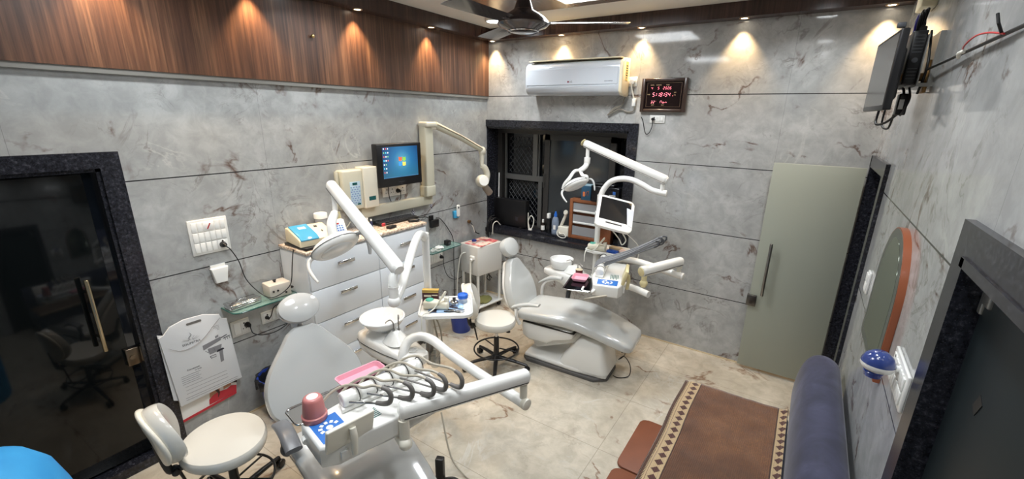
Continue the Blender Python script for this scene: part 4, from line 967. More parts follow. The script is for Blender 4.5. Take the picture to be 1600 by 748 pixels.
# ================================================================ DENTAL UNITS
M_ceram = mat('white_ceramic', (244, 244, 242), .08, coat=.8)
M_ivory = mat('yellowed_ivory_plastic', (222, 208, 160), .35)
def V(*a): return Vector(a)
def faucet(T, base, d, h, r, mt):
    b = Vector(base); d = Vector(d).normalized()
    m = MB(); m.cyl(b, b+V(0, 0, .012), .009, n=12, bev=.002); m.tube([b+V(0, 0, .01), b+V(0, 0, h*.7), b+d*.012+V(0, 0, h*.95), b+d*r*.5+V(0, 0, h), b+d*r+V(0, 0, h*.75), b+d*(r+.006)+V(0, 0, h*.6)], .0042, 8, sub=5)
    return part(T, 'water_spout', m, mt)
def lamp_arm(T, R, L, r=.035, ylw=False):
    R = Vector(R); L = Vector(L); d = (L-R).normalized(); s_ = d.cross(V(0, 0, 1)).normalized(); u = s_.cross(d)
    m = MB(); loft(m, [(R-d*.012, s_*r*.7, u*r*.7), (R, s_*r*.95, u*r*.97), (R+d*.01, s_*r, u*r), (L-d*.01, s_*r*.9, u*r*.95), (L, s_*r*.86, u*r*.9), (L+d*.010, s_*r*.55, u*r*.6)], n=32, e=2.5)
    a = part(T, 'lamp_arm', m, M_white)
    m = MB(); q = -u*r*.55
    for sg in (1, -1): m.tube([R+q+s_*sg*r*.83, L+q+s_*sg*r*.78], .0028, 6)
    part(a, 'arm_seam', m, mat('seam_grey', (120, 122, 124), .4))
    m = MB(); m.cyl(R-d*.0125, R-d*.016, r*.78, n=28); part(a, 'end_cap', m, M_plate)
    return a
def lamp_head(T, C, L, N, s=1.0, collar=False, top=None):
    """C centre, L half-length dir, N facing-down dir"""
    C = Vector(C); L = Vector(L).normalized(); N = Vector(N); N = (N-L*N.dot(L)).normalized(); S = L.cross(N)
    m = MB(); rg = []
    O = 32
    for h, f in ((-.052, .05), (-.050, .35), (-.042, .62), (-.026, .85), (-.006, .98), (.004, 1.0), (.016, .95), (.026, .86), (.030, .7), (.031, .05)):
        rg.append([m.bm.verts.new(C+N*h*s+L*(.135*f*s*cos(2*pi*i/O))+S*(.085*f*s*sin(2*pi*i/O))) for i in range(O)])
    m.skin(rg); h_ = part(T, 'lamp_head', m, M_white)
    m = MB(); m.tube([C+N*.004*s+L*(.136*s*cos(2*pi*i/40))+S*(.086*s*sin(2*pi*i/40)) for i in range(41)], .0022, 6); part(h_, 'rim_seam', m, M_greyp)
    m = MB(); rg = []
    for h, f in ((.0312, .68), (.036, .6), (.037, .05)): rg.append([m.bm.verts.new(C+N*h*s+L*(.13*f*s*cos(2*pi*i/O))+S*(.082*f*s*sin(2*pi*i/O))) for i in range(O)])
    m.skin(rg); part(h_, 'lens', m, mat('frosted_lens', (222, 224, 222), .15, coat=.5))
    for sg in (1, -1):
        a = C+L*sg*.135*s
        m = MB(); m.tube([a-L*sg*.02*s, a+L*sg*.02*s+N*.008, a+L*sg*.038*s+N*.045*s, a+L*sg*.032*s+N*.10*s, a+L*sg*.018*s+N*.145*s], [.014*s, .016*s, .014*s, .012*s, .008*s], 12, sub=5, flat=.7)
        part(h_, 'handle', m, M_plate if sg < 0 else mat('grey_lamp_handle', (168, 168, 166), .3))
    return h_
def table_head(T, o, rz, z, raised=False):
    """doctor table; local x across, local y along the row of holders"""
    Q = Matrix.Translation((o[0], o[1], z)) @ Matrix.Rotation(rz, 4, 'Z')
    def L(mb): bmesh.ops.transform(mb.bm, matrix=Q, verts=mb.bm.verts); return mb
    tp = lambda *a: Q @ Vector(a)
    m = MB(); m.prism([(.0, .0), (.20, -.01), (.235, .05), (.255, .30), (.25, .60), (.06, .62), (.0, .58), (-.03, .2)], .10, Matrix.Translation((0, 0, -.10)), bev=.014); b_ = part(T, 'instrument_table', L(m), M_white)
    m = MB(); m.prism([(.0, .17), (.07, .15), (.10, .60), (.02, .60)], .022, bev=.008); part(b_, 'holder_plinth', L(m), M_white)
    m = MB(); m.prism([(.03, .018), (.19, .012), (.195, .13), (.03, .135)], .0012); part(b_, 'control_sticker', L(m), mat('control_blue', (52, 112, 190), .3), 'blue control sticker with white ring of symbols')
    for k in range(9):
        a = RAD(20+k*320/9+90); m = MB(); m.box((.11+.036*cos(a), .074+.036*sin(a), .0022), (.016, .014, .0012), Matrix.Rotation(a, 3, 'Z'), bev=.0005, seg=1); part(b_, 'button', L(m), M_plate2)
    m = MB(); m.lathe([(.0, .0022), (.014, .0022), (.014, .001)], c=(.11, .074, 0), n=20); part(b_, 'button', L(m), M_plate2)
    m = MB()
    for i in range(6): m.bb((.125+.012*i, .16+.02*(i % 2), .0008), (.131+.012*i, .27, .0016))
    part(b_, 'printed_card', L(m), mat('teal_print', (60, 110, 104), .4))
    # viewer panel
    m = MB(); m.box((.245, .10, .045+(.03 if raised else 0)), (.026 if raised else .02, .20, .12), Matrix.Rotation(.25, 3, 'Y'), bev=.006); v_ = part(b_, 'film_viewer', L(m), M_ivory if raised else M_offwhite)
    m = MB(); m.tube([(.268, .10, .075), (.275, .10, .03), (.268, .10, -.05)], [.013, .015, .012], 12, sub=4); part(v_, 'viewer_lever', L(m), M_offwhite if not raised else M_ivory)
    m = MB(); m.box((.245, .07, -.05), (.012, .035, .04), bev=.003); part(v_, 'switch', L(m), M_plate)
    # grab handle at patient end
    m = MB(); m.tube([(.02, .04, -.05), (.0, -.045, -.05), (-.03, -.06, -.05), (-.075, -.045, -.05), (-.075, .03, -.05)][::-1] if raised else [(.02, -.0, -.06), (.05, -.006, -.06)], .013, 12, sub=4); part(b_, 'grab_handle', L(m), M_white)
    rub = M_elbow; 
    for k in range(5):
        y = .20+k*.085; m = MB(); m.cyl((.035, y-.036, .045), (.04, y+.036, .045), .036, n=24, bev=.009); hd = part(b_, 'handpiece_holder', L(m), M_white)
        m = MB(); m.tube([(.035+.0365*cos(RAD(a)), y+.037, .045+.0365*sin(RAD(a))) for a in range(-60, 200, 20)], .0025, 6); part(hd, 'groove', L(m), M_blackp)
        if not raised:
            a0 = RAD(34-6*k); dx, dy = cos(a0), sin(a0); ln = .155+.012*k+(0, .02, .05, .04, .06)[k]
            r0_ = V(.075, y-.01, .045); e = r0_+V(dx*ln, dy*ln, .012)
            m = MB(); m.tube([r0_-V(dx, dy, 0)*.02, e], .0052, 10); part(hd, 'whip_arm', L(m), M_steel)
            up = e+V(dx*.02, dy*.02, .0)
            m = MB(); m.tube([e-V(dx, dy, 0)*.035, e, e+V(dx*.028, dy*.028, .012), e+V(dx*.036, dy*.036, .045), e+V(dx*.022, dy*.022, .072), e-V(dx*.004, dy*.004, -.082)], [.0095, .011, .012, .011, .0105, .009], 12, sub=5); part(hd, 'rubber_elbow', L(m), rub)
            f = e-V(dx*.004, dy*.004, -.082)
            m = MB(); m.tube([f, f-V(dx*.04, dy*.04, -.004), f-V(dx*ln*.55, dy*ln*.55, .012), V(.05, y+.03, .10), V(-.0, y+.0, .088), V(-.03, y-.05, .06), V(-.035, y-.1, .02)], .0062, 10, sub=6); part(hd, 'hose', L(m), M_hose)
        else:
            r0_ = V(.06, .34+(k-2)*.034, .07); tip = V(.30+.02*k, y-.06+.015*k-.02*(k > 2), .36+.006*k)
            tip = r0_+V(.40+(.0, .02, .0, .04, .06)[k], -.24+.012*k, .27+(.015, .03, -.015, -.005, .01)[k]) 
            m = MB(); m.tube([r0_, tip], .0055, 10); part(hd, 'whip_arm', L(m), mat('satin_grey_rod', (128, 130, 134), .3, .4))
            d = (tip-r0_).normalized()
            m = MB(); m.tube([tip-d*.03, tip, tip+d*.014+V(0, 0, .010), tip+d*.010+V(0, 0, .034), tip-d*.02+V(0, 0, .044)], [.006, .007, .007, .0065, .006], 12, sub=5); part(hd, 'rubber_elbow', L(m), M_greyp)
            f = tip-d*.02+V(0, 0, .044)
            m = MB(); m.tube([f, f-d*.12-V(0, 0, .010), f-d*.28-V(0, 0, .02), r0_+d*.08+V(0, 0, .03), r0_+V(-.03, .02, .02), r0_+V(-.08, .04, -.03)], .0065, 10, sub=6); part(hd, 'hose', L(m), mat('silver_grey_hose', (140, 142, 146), .35))
    return b_, tp

# ---------- unit 1 (front)
T = thing('dental_unit', (1.10, -2.44, 0), 'front dental unit with basin, big white lamp arm and instrument table with grey hoses', 'dental unit', world=True)
bx, by, bz = .95, -2.42, .775
m = MB(); m.lathe([(0, .018), (.05, .02), (.10, .045), (.138, .088), (.142, .092), (.150, .090), (.152, .084), (.128, .045), (.085, .008), (.06, 0), (.0, 0)], c=(bx, by, bz), n=48); part(T, 'basin', m, M_ceram)
m = MB(); m.lathe([(.055, -.03), (.062, .0), (.05, .004)], c=(bx, by, bz), n=32, cap=True); loft(m, [((bx, by, bz-.05), (.13, .02, 0), (-.02, .11, 0)), ((bx, by, bz-.03), (.115, .02, 0), (-.02, .095, 0)), ((bx, by, bz-.015), (.075, .0, 0), (0, .07, 0)), ((bx, by, bz-.002), (.06, 0, 0), (0, .06, 0))], n=32, e=2.2); part(T, 'basin_pedestal', m, M_white)
# body from left (wall side) to the tube arm
d = V(.93, -.06, 0).normalized(); s_ = V(.06, .93, 0).normalized()
m = MB(); loft(m, [(V(bx, by, 0)+d*a+V(0, 0, (zt+zb)/2), s_*w, V(0, 0, (zt-zb)/2)) for a, zt, zb, w in ((-.19, .71, .66, .07), (-.18, .725, .63, .09), (-.12, .74, .60, .115), (0, .745, .585, .12), (.14, .735, .585, .115), (.27, .715, .59, .10), (.36, .70, .61, .085), (.385, .69, .63, .06))], n=36, e=4.5); bd = part(T, 'basin_body', m, M_white)
m = MB(); m.tube([V(bx, by, .675)+d*a-s_*(w+.001) for a, w in ((-.18, .095), (-.12, .1155), (0, .1205), (.14, .1155), (.27, .1005), (.355, .085))], .002, 6); part(bd, 'body_seam', m, mat('seam_grey', (0, 0, 0)))
m = MB(); loft(m, [(V(1.10, -2.44, z), d*a, s_*w) for z, a, w in ((.735, .09, .08), (.765, .06, .06), (.80, .035, .035), (.815, .02, .022))], n=24, e=2.6); part(bd, 'spout_mount', m, M_white)
faucet(T, (1.10, -2.455, .812), (-1, -.25, 0), .075, .055, M_steel); faucet(T, (1.115, -2.425, .812), (-.6, .6, 0), .10, .04, M_steel)
m = MB(); m.lathe([(.022, .002), (.028, .004), (.030, .0)], c=(1.25, -2.44, .715), n=24); part(bd, 'cup_ring', m, M_plate)
# support strut to chair
m = MB(); m.tube([(1.0, -2.46, .59), (1.03, -2.52, .40), (1.15, -2.72, .30)], [.03, .028, .03], 12, sub=4); part(T, 'support_strut', m, M_greyp)
# pole with lamp
px, py = 1.09, -2.12
m = MB(); m.tube([(px, py, .42), (px, py, 1.33), (px+.010, py-.02, 1.385), (px+.04, py-.075, 1.43), (px+.09, py-.16, 1.435), (px+.145, py-.26, 1.38), (px+.21, py-.37, 1.30), (px+.28, py-.49, 1.225), (px+.33, py-.58, 1.20)], [.026, .026, .026, .026, .026, .026, .026, .026, .024], 16, sub=6)
part(T, 'lamp_pole', m, M_white)
m = MB(); m.cyl((px, py, .40), (px, py, .62), .034, n=20, bev=.004); m.box((px-.03, py-.13, .60), (.05, .26, .05), .2, bev=.01); part(T, 'pole_bracket', m, M_steel)
jx, jy = px+.33, py-.58
m = MB(); m.ball((jx, jy, 1.20), .036, 20); m.cyl((jx, jy, 1.21), (jx, jy, 1.30), .026, n=20); m.cyl((jx, jy, 1.285), (jx, jy, 1.29), .0275, n=20); part(T, 'lamp_joint', m, M_white)
R = V(jx+.012, jy+.03, 1.385); Lp = V(.64, -2.50, 1.745)
m = MB(); m.tube([(jx, jy, 1.28), (jx, jy, 1.34), R+V(-.03, .01, -.01)], [.026, .024, .022], 12); part(T, 'arm_yoke', m, M_plate)
lamp_arm(T, R, Lp, .0375)
nb = Lp+V(.03, -.01, -.03)
m = MB(); m.tube([nb, nb+V(.02, -.01, -.10), nb+V(.04, -.03, -.16)], .016, 12, sub=3); part(T, 'lamp_neck', m, M_plate)
c0 = V(.80, -2.62, 1.39)
m = MB(); m.tube([nb+V(.035, -.025, -.14), c0+V(-.03, .01, .13), c0+V(.0, .0, .02)], [.026, .030, .034], 14, sub=4, flat=.8); part(T, 'lamp_neck_shroud', m, M_plate)
m = MB(); m.tube([nb+V(.035, -.025, -.138), nb+V(.043, -.023, -.178)], .033, 18, flat=.85); part(T, 'neck_collar', m, M_ivory)
lamp_head(T, c0, (.62, .62, .47), (.60, -.30, -.75), 1.18)
# accessory tray on pole
tc_ = V(1.255, -2.11, .90)
m = MB(); m.tube([(px, py, .86), (px, py, .895)], .04, 20); m.box((px+.05, py+.01, .878), (.14, .05, .018), bev=.006); part(T, 'tray_collar', m, M_white)
def acc_tray(T, c, rz, w, h, z):
    Q = Matrix.Translation((c[0], c[1], z)) @ Matrix.Rotation(rz, 4, 'Z')
    m = MB(); m.prism(rrect(w, h, .06, 8), .014, Q, bev=.005); t_ = part(T, 'accessory_tray', m, M_white)
    m = MB(); m.tube([Q @ V(u, v, .018) for u, v in rrect(w-.012, h-.012, .054, 8)+rrect(w-.012, h-.012, .054, 8)[:1]], .0075, 8); part(t_, 'tray_rim', m, M_white)
    return t_
TR1 = RAD(40)
acc_tray(T, tc_, TR1, .37, .33, .888)
# bottle holder
m = MB(); m.lathe([(.032, 0), (.034, .004), (.034, .10), (.012, .125), (.012, .14), (0, .14)], c=(px+.055, py-.01, .40), n=24); part(T, 'water_bottle', m, mat('clear_plastic', (186, 190, 184), .1, alpha=.55))
m = MB()
for i in range(7): m.tube([(px+.055+.037*cos(a), py-.01+.037*sin(a), .42+i*.014+.014*a/(2*pi)) for a in [2*pi*j/20 for j in range(21)]], .0022, 6)
part(T, 'coil', m, M_steel)
m = MB(); m.tube([(px+.02, py, .85), (px+.05, py+.01, .70), (px+.085, py-.0, .58), (px+.09, py-.03, .50)], .007, 8, sub=5); m.tube([(px+.0, py+.02, .85), (px+.07, py+.03, .72), (px+.11, py+.01, .60), (px+.1, py-.02, .5)], .006, 8, sub=5); part(T, 'tubing', m, M_hose)
# delivery tube + arm
m = MB(); m.tube([(1.235, -2.53, .60), (1.225, -2.50, .70), (1.215, -2.44, .765), (1.26, -2.38, .79), (1.36, -2.36, .785), (1.55, -2.40, .765), (1.85, -2.46, .755), (2.19, -2.525, .75)], .030, 18, sub=7); tb = part(T, 'delivery_tube', m, M_white)
m = MB(); m.cyl((2.17, -2.521, .75), (2.20, -2.527, .75), .0315, n=20, bev=.004); part(tb, 'tube_cap', m, M_offwhite)
A = V(2.165, -2.50, .895); B = V(1.90, -3.10, .94)
m = MB(); m.cyl((2.165, -2.515, .76), (2.165, -2.515, .87), .020, n=18); part(T, 'arm_pivot', m, M_offwhite)
dd = (B-A).normalized(); ss = dd.cross(V(0, 0, 1)).normalized(); uu = ss.cross(dd)
m = MB(); loft(m, [(A-dd*.02, ss*.02, uu*.025), (A-dd*.008, ss*.032, uu*.038), (A, ss*.036, uu*.042), (B, ss*.038, uu*.044), (B+dd*.008, ss*.034, uu*.04), (B+dd*.015, ss*.02, uu*.026)], n=32, e=2.5); ba = part(T, 'balance_arm', m, M_white)
m = MB(); 
for sg in (1, -1): m.tube([A+ss*sg*.0335-uu*.018, B+ss*sg*.0355-uu*.018], .003, 6)
part(ba, 'arm_seam', m, mat('seam_grey', (0, 0, 0)))
m = MB(); m.cyl((1.915, -3.105, .80), (1.915, -3.105, .91), .024, n=18); m.tube([(1.77, -3.06, .80), (1.84, -3.085, .795), (1.92, -3.11, .79)], [.022, .026, .028], 14); m.ball((1.925, -3.112, .79), .030, 18); part(T, 'table_pivot', m, M_offwhite)
TB1, tp1 = table_head(T, (1.60, -3.39), RAD(-9), .93)
# steel tray frame
m = MB(); Qs = Matrix.Translation((1.53, -3.16, .90)) @ Matrix.Rotation(RAD(-9), 4, 'Z')
ol = rrect(.15, .44, .03, 5); m.tube([Qs @ V(u, v, 0) for u, v in ol+ol[:1]], .005, 8); m.prism(rrect(.145, .435, .03, 5), .003, Qs @ Matrix.Translation((0, 0, -.004))); part(T, 'steel_tray', m, M_chrome)

# things on unit 1
T = thing('tumbler', (0, 0, 0), 'dusty red plastic tumbler lying upside down at the corner of the front instrument table', 'cup')
Q = Matrix.Translation((1.605, -3.335, .942)) @ Matrix.Rotation(RAD(10), 4, 'X') @ Matrix.Rotation(RAD(12), 4, 'Y')
T.location = (1.617, -3.335, .9320); T.name = 'tumbler'; OFF[T.name] = None
m = MB(); m.lathe([(.050, 0), (.052, .004), (.052, .022), (.046, .026), (.0465, .032), (.040, .095), (.036, .104), (.028, .108), (0, .109)], n=36); part(T, 'cup_body', m, mat('dusty_red_plastic', (188, 116, 112), .4, coat=.1))
m = MB(); m.lathe([(0, .1102), (.022, .1098), (.024, .108)], n=20); part(T, 'white_patch', m, mat('chalky_white', (226, 222, 220), .6))
text(T, 'DENTSPLY', .011, basis((.022, -.0405, .055), (.88, .47, 0), (-.05, .12, 1)), M_plate2) if False else None
T.rotation_euler = (0, 0, 0)
T = thing('kidney_tray', (1.484, -3.0, .9062), 'pink plastic instrument tray on the steel shelf beside the front instrument table', 'tray', rz=RAD(-9))
M_pink = mat('pink_plastic', (230, 162, 178), .25, coat=.3)
def pinktray(T, w, h):
    m = MB(); O = rrect(w, h, .025, 5); I = rrect(w-.012, h-.012, .02, 5); F = rrect(w-.03, h-.03, .016, 5); B_ = rrect(w-.026, h-.026, .016, 5)
    rg = [[m.bm.verts.new((u, v, z)) for u, v in P] for P, z in ((B_, 0), (O, .022), (O, .025), (I, .025), (F, .003))]
    m.skin(rg); part(T, 'tray_shell', m, M_pink)
pinktray(T, .10, .24)

# things on the accessory tray 1  (local frame of tray)
QT = Matrix.Translation((tc_.x, tc_.y, .903)) @ Matrix.Rotation(TR1, 4, 'Z')
def on1(u, v): p = QT @ V(u, v, 0); return (p.x, p.y, .9025)
TZ1 = .9025
def flat_sheet(name, label, Q, w, h, mt, cat='paper'):
    loc = Q.translation.copy(); m = MB(); m.prism([(-w/2, -h/2), (w/2, -h/2), (w/2, h/2), (-w/2, h/2)], .001, Q)
    return solo(name, m, mt, loc, label, cat)
t = NT('printed_card_blue', .35); tc2 = t.n('TexCoord'); q = t.noise(tc2.outputs['Object'], 12, 1)
t.l(t.ramp(q, (.40, s2l(60, 52, 66)), (.44, s2l(150, 186, 226)), (.60, s2l(176, 206, 236)), (.64, s2l(238, 240, 244))), t.b.inputs['Base Color'])
Qc = QT @ Matrix.Translation((0, 0, .0008))
flat_sheet('printed_card', 'blue and white printed card lining the front accessory tray', Qc, .24, .20, t.m)
T = thing('carton_box', on1(-.108, .048), 'small maroon and gold carton at the back corner of the front accessory tray', 'box', rz=TR1-RAD(6)); T.location.z = .9045
m = MB(); m.box((0, 0, .055), (.115, .035, .11)); part(T, 'carton', m, mat('maroon_carton', (74, 34, 40), .4))
m = MB(); m.box((0, 0, .1105), (.115, .035, .004)); m.box((0, -.0177, .10), (.113, .001, .012)); part(T, 'gold_edge', m, mat('gold_print', (214, 176, 90), .4))
m = MB(); m.box((-.02, -.0178, .07), (.05, .001, .014)); m.box((.03, -.0178, .075), (.04, .001, .008)); part(T, 'carton_print', m, mat('cream_print', (230, 216, 196), .5))
def amalg_gun(loc, rz, label, sc=1):
    T = thing('scaler_unit', loc, label, 'device', rz=rz)
    m = MB(); loftx(m, [(-.085, .05, .0, .02), (-.08, .058, 0, .035), (-.05, .066, 0, .042), (0, .064, 0, .036), (.04, .058, 0, .028), (.085, .055, 0, .028), (.09, .05, 0, .022)], e=3); part(T, 'body', m, mat('ivory_scaler', (222, 216, 196), .3))
    m = MB(); m.lathe([(0, .070), (.026, .068), (.030, .062)], c=(-.042, 0, 0), n=24); part(T, 'green_dial', m, mat('sea_green', (88, 178, 156), .3))
    m = MB(); m.box((.075, .012, .065), (.03, .035, .04), bev=.005); part(T, 'holder', m, M_offwhite)
    m = MB(); m.tube([(.02, -.035, .045), (.045, -.03, .085), (.07, -.022, .125), (.078, -.018, .14)], [.004, .008, .010, .006], 12, sub=4); part(T, 'handpiece', m, mat('ivory_scaler', (0, 0, 0)))
    m = MB(); m.tube([(.02, -.035, .045), (-.0, -.05, .02), (-.02, -.09, .012), (-.03, -.15, .03), (-.035, -.195, .035), (-.035, -.215, -.01), (-.035, -.215, -.06)], .0045, 8, sub=6); part(T, 'cord', m, M_cable_w)
    return T
o1 = on1(-.07, -.028)
amalg_gun((o1[0], o1[1], .9045), TR1-RAD(12), 'ivory scaler with sea green dial on the front accessory tray')
o1 = on1(.115, .07); T = thing('blue_lid_jar', (o1[0], o1[1], .9045), 'clear jar with bright blue lid on the front accessory tray', 'jar')
m = MB(); m.lathe([(0, 0), (.032, 0), (.033, .035), (0, .036)], n=28); part(T, 'jar_body', m, mat('clear_jar_glass', (190, 204, 222), .08, alpha=.6))
m = MB(); m.lathe([(.037, .034), (.038, .036), (.037, .058), (.033, .062), (0, .063)], n=28); part(T, 'lid', m, mat('bright_blue_lid', (44, 104, 206), .3))
o1 = on1(.055, .02); T = thing('steel_pot', (o1[0], o1[1], .9045), 'small round steel pot with black knob beside the blue-lidded jar', 'pot')
m = MB(); m.lathe([(0, 0), (.024, 0), (.030, .01), (.030, .028), (.024, .034), (.020, .035), (0, .036)], n=28); part(T, 'pot_body', m, M_chrome); m = MB(); m.lathe([(.006, .035), (.011, .045), (.011, .055), (0, .057)], n=16); part(T, 'knob', m, M_blackp)
for k, (u0, v0, u1, v1, lb) in enumerate(((.0, -.07, .12, -.12, 'steel probe, leftmost of the tools laid on the front accessory tray'), (.02, -.055, .13, -.10, 'steel mirror handle in the middle of the tools on the front accessory tray'), (.04, -.035, .13, -.075, 'dark steel tweezers nearest the pot on the front accessory tray'))):
    a, b = on1(u0, v0), on1(u1, v1); m = MB(); z_ = .9085
    m.tube([(a[0], a[1], z_), (a[0]*.6+b[0]*.4, a[1]*.6+b[1]*.4, z_+.002), (b[0], b[1], z_)], [.0022, .0035, .0020], 8, sub=3)
    solo('dental_instrument', m, M_steel if k != 2 else M_greyp, (a[0], a[1], .905), lb, 'dental tool', group='dental tools on the front accessory tray')
o1 = on1(.06, -.095); T = thing('forceps', (o1[0], o1[1], .9048), 'black-handled forceps lying across the printed card on the front accessory tray', 'dental tool', rz=RAD(20))
for s_ in (1, -1):
    m = MB(); m.tube([(-.07, s_*.018, .004), (-.03, s_*.014, .004), (.0, 0, .004), (.03, -s_*.004, .004), (.045, -s_*.001, .004)], [.0045, .0045, .004, .003, .002], 8, sub=4); part(T, 'handle', m, M_blackp)

# ---------- unit 2 (rear)
T = thing('dental_unit', (1.55, -.45, 0), 'rear dental unit with basin, tilted monitor, lamp and raised instrument arms', 'dental unit', world=True)
bx, by, bz = 1.30, -.46, .735
m = MB(); m.lathe([(0, .02), (.08, .022), (.10, .04), (.108, .088), (.112, .094), (.118, .094), (.120, .088), (.112, .03), (.10, .004), (.085, 0), (0, 0)], c=(bx, by, bz), n=44); part(T, 'basin', m, M_ceram)
d = V(1, -.10, 0).normalized(); s_ = V(.10, 1, 0).normalized()
m = MB(); loft(m, [(V(bx, by, 0)+d*a+V(0, 0, (zt+zb)/2), s_*w, V(0, 0, (zt-zb)/2)) for a, zt, zb, w in ((-.17, .70, .67, .05), (-.16, .715, .65, .08), (-.08, .73, .64, .11), (.02, .735, .60, .115), (.14, .73, .56, .11), (.26, .72, .54, .095), (.33, .70, .56, .08), (.345, .69, .60, .05))], n=36, e=4); bd = part(T, 'basin_body', m, M_white)
m = MB(); loft(m, [(V(bx, by, 0)+d*.15+V(0, 0, z), d*a, s_*w) for z, a, w in ((.725, .10, .095), (.76, .07, .07), (.785, .05, .055), (.79, .02, .02))], n=24, e=2.6); part(bd, 'spout_mount', m, M_white)
q = V(bx, by, .787)+d*.13
faucet(T, q, (-1, -.1, 0), .05, .06, M_steel); faucet(T, q+d*.07+V(0, -.02, -.01), (1, -.3, 0), .05, .055, M_steel)
m = MB(); m.lathe([(0, .06), (.034, .06), (.036, .056), (.034, .0), (0, 0)], c=(1.53, -.53, .722), n=24); part(bd, 'cup_holder', m, mat('maroon_cup', (96, 44, 44), .3))
m = MB(); m.lathe([(0, .0615), (.035, .0612), (.036, .058)], c=(1.53, -.53, .722), n=24); part(bd, 'cup_holder_lid', m, M_cream)
m = MB(); m.tube([(1.42, -.50, .57), (1.42, -.54, .42), (1.45, -.70, .33)], [.032, .03, .03], 12, sub=3, flat=.7); part(T, 'support_strut', m, M_greyp)
px, py = 1.635, -.40
m = MB(); m.tube([(px, py, .58), (px, py, 1.43), (px+.003, py, 1.48), (px+.03, py+.004, 1.56), (px+.09, py+.01, 1.635), (px+.18, py+.02, 1.668), (px+.28, py+.03, 1.665), (px+.38, py+.035, 1.63), (px+.47, py+.04, 1.59), (px+.58, py+.045, 1.575)], .026, 16, sub=6); part(T, 'lamp_pole', m, M_white)
m = MB(); m.cyl((px, py, .55), (px, py, .72), .034, n=20, bev=.004); part(T, 'pole_bracket', m, M_white)
jx, jy = px+.55, py+.045
m = MB(); m.cyl((jx, jy, 1.575), (jx, jy, 1.65), .019, n=18); m.cyl((jx+.02, jy+.002, 1.5755), (jx+.042, jy+.003, 1.5755), .0275, n=20, bev=.003); part(T, 'lamp_joint', m, M_white)
Lp = V(1.405, -.30, 1.955); lamp_arm(T, (jx+.02, jy, 1.69), Lp, .039)
m = MB(); m.cyl(Lp+V(-.018, .002, .008), Lp+V(-.022, .003, .01), .034, n=24); part(T, 'arm_end_cap', m, M_ivory)
m = MB(); m.tube([Lp+V(.035, -.01, -.02), Lp+V(.035, -.01, -.13)], .019, 14); m.cyl(Lp+V(.035, -.01, -.125), Lp+V(.035, -.01, -.185), .030, n=18, bev=.004); m.tube([Lp+V(.035, -.01, -.18), Lp+V(.03, -.04, -.215), Lp+V(.0, -.09, -.25)], [.026, .026, .024], 14, sub=3); part(T, 'lamp_neck', m, M_white)
c0 = V(1.39, -.42, 1.58)
e_ = Lp+V(.005, -.085, -.245)
m = MB(); m.tube([e_, e_+V(-.05, -.02, -.01), c0+V(-.06, -.03, .055), c0+V(-.10, -.045, .0), c0+V(-.115, -.05, -.05)], [.02, .028, .028, .024, .022], 14, sub=5, flat=.6); m.tube([e_, e_+V(.035, -.02, -.04), c0+V(.095, .03, .08), c0+V(.10, .04, .04)], [.018, .02, .02, .018], 12, sub=5, flat=.6); part(T, 'lamp_yoke', m, M_white)
lamp_head(T, c0, (.78, .38, .42), (.35, -.40, -.80), .92)
# monitor
TLp, TRp, BLp = V(1.660, -.475, 1.530), V(1.943, -.316, 1.455), V(1.815, -.67, 1.27)
ex = (TRp-TLp).normalized(); ey = (TLp-BLp); ey = (ey-ex*ey.dot(ex)).normalized(); ez = ex.cross(ey)
QM = Matrix((ex, ey, ez)).transposed().to_4x4(); QM.translation = TLp+(TRp-TLp)*.5-ey*.16
m = MB(); m.prism(rrect(.335, .335, .035, 6, cy=-.01), .035, QM @ Matrix.Translation((0, 0, -.035)), bev=.008); m.prism(rrect(.20, .20, .03, 5, cy=0), .03, QM @ Matrix.Translation((0, 0, -.062)), bev=.01); mo = part(T, 'monitor', m, M_white, 'white tilted monitor with black screen')
m = MB(); m.prism(rrect(.28, .235, .004, 2, cy=.02), .0015, QM @ Matrix.Translation((0, 0, -.0006))); part(mo, 'screen', m, mat('black_screen', (26, 26, 28), .15))
m = MB(); m.prism(rrect(.15, .014, .006, 3, cy=-.125), .0018, QM @ Matrix.Translation((.0, 0, -.0006))); part(mo, 'button_slot', m, M_blackp)
for k in range(3): m = MB(); m.lathe([(0, .003), (.006, .003), (.007, 0)], c=QM @ V(-.13+.018*k, -.125, 0), axis=ez, n=14); part(mo, 'button', m, M_plate)
m = MB(); m.prism([(.12, -.10), (.16, -.12), (.165, .06), (.10, .075)], .004, QM @ Matrix.Translation((0, 0, .001))); part(mo, 'peeling_film', m, mat('pale_film', (218, 218, 226), .2))
m = MB(); m.tube([QM @ V(-.04, -.02, -.055), V(px+.03, py-.01, 1.30), V(px, py, 1.30)], .018, 12); m.cyl((px, py, 1.25), (px, py, 1.35), .037, n=20, bev=.004); part(T, 'monitor_mount', m, M_white)
m = MB(); m.tube([QM @ V(.0, -.17, -.03), V(1.86, -.42, 1.12), V(1.90, -.44, 1.075), V(1.93, -.43, 1.12), QM @ V(.10, -.17, -.04)], .0055, 8, sub=6); m.tube([QM @ V(.13, -.16, -.04), V(2.03, -.34, 1.05), V(2.02, -.34, .9)], .0035, 8, sub=4); part(T, 'monitor_cable', m, M_cable_w)
# tray 2
tc2_ = V(1.72, -.36, .975)
m = MB(); m.cyl((px, py, .93), (px, py, .975), .04, n=20, bev=.004); part(T, 'tray_collar', m, M_white)
acc_tray(T, V(1.745, -.37, 0), RAD(5), .40, .27, .965)
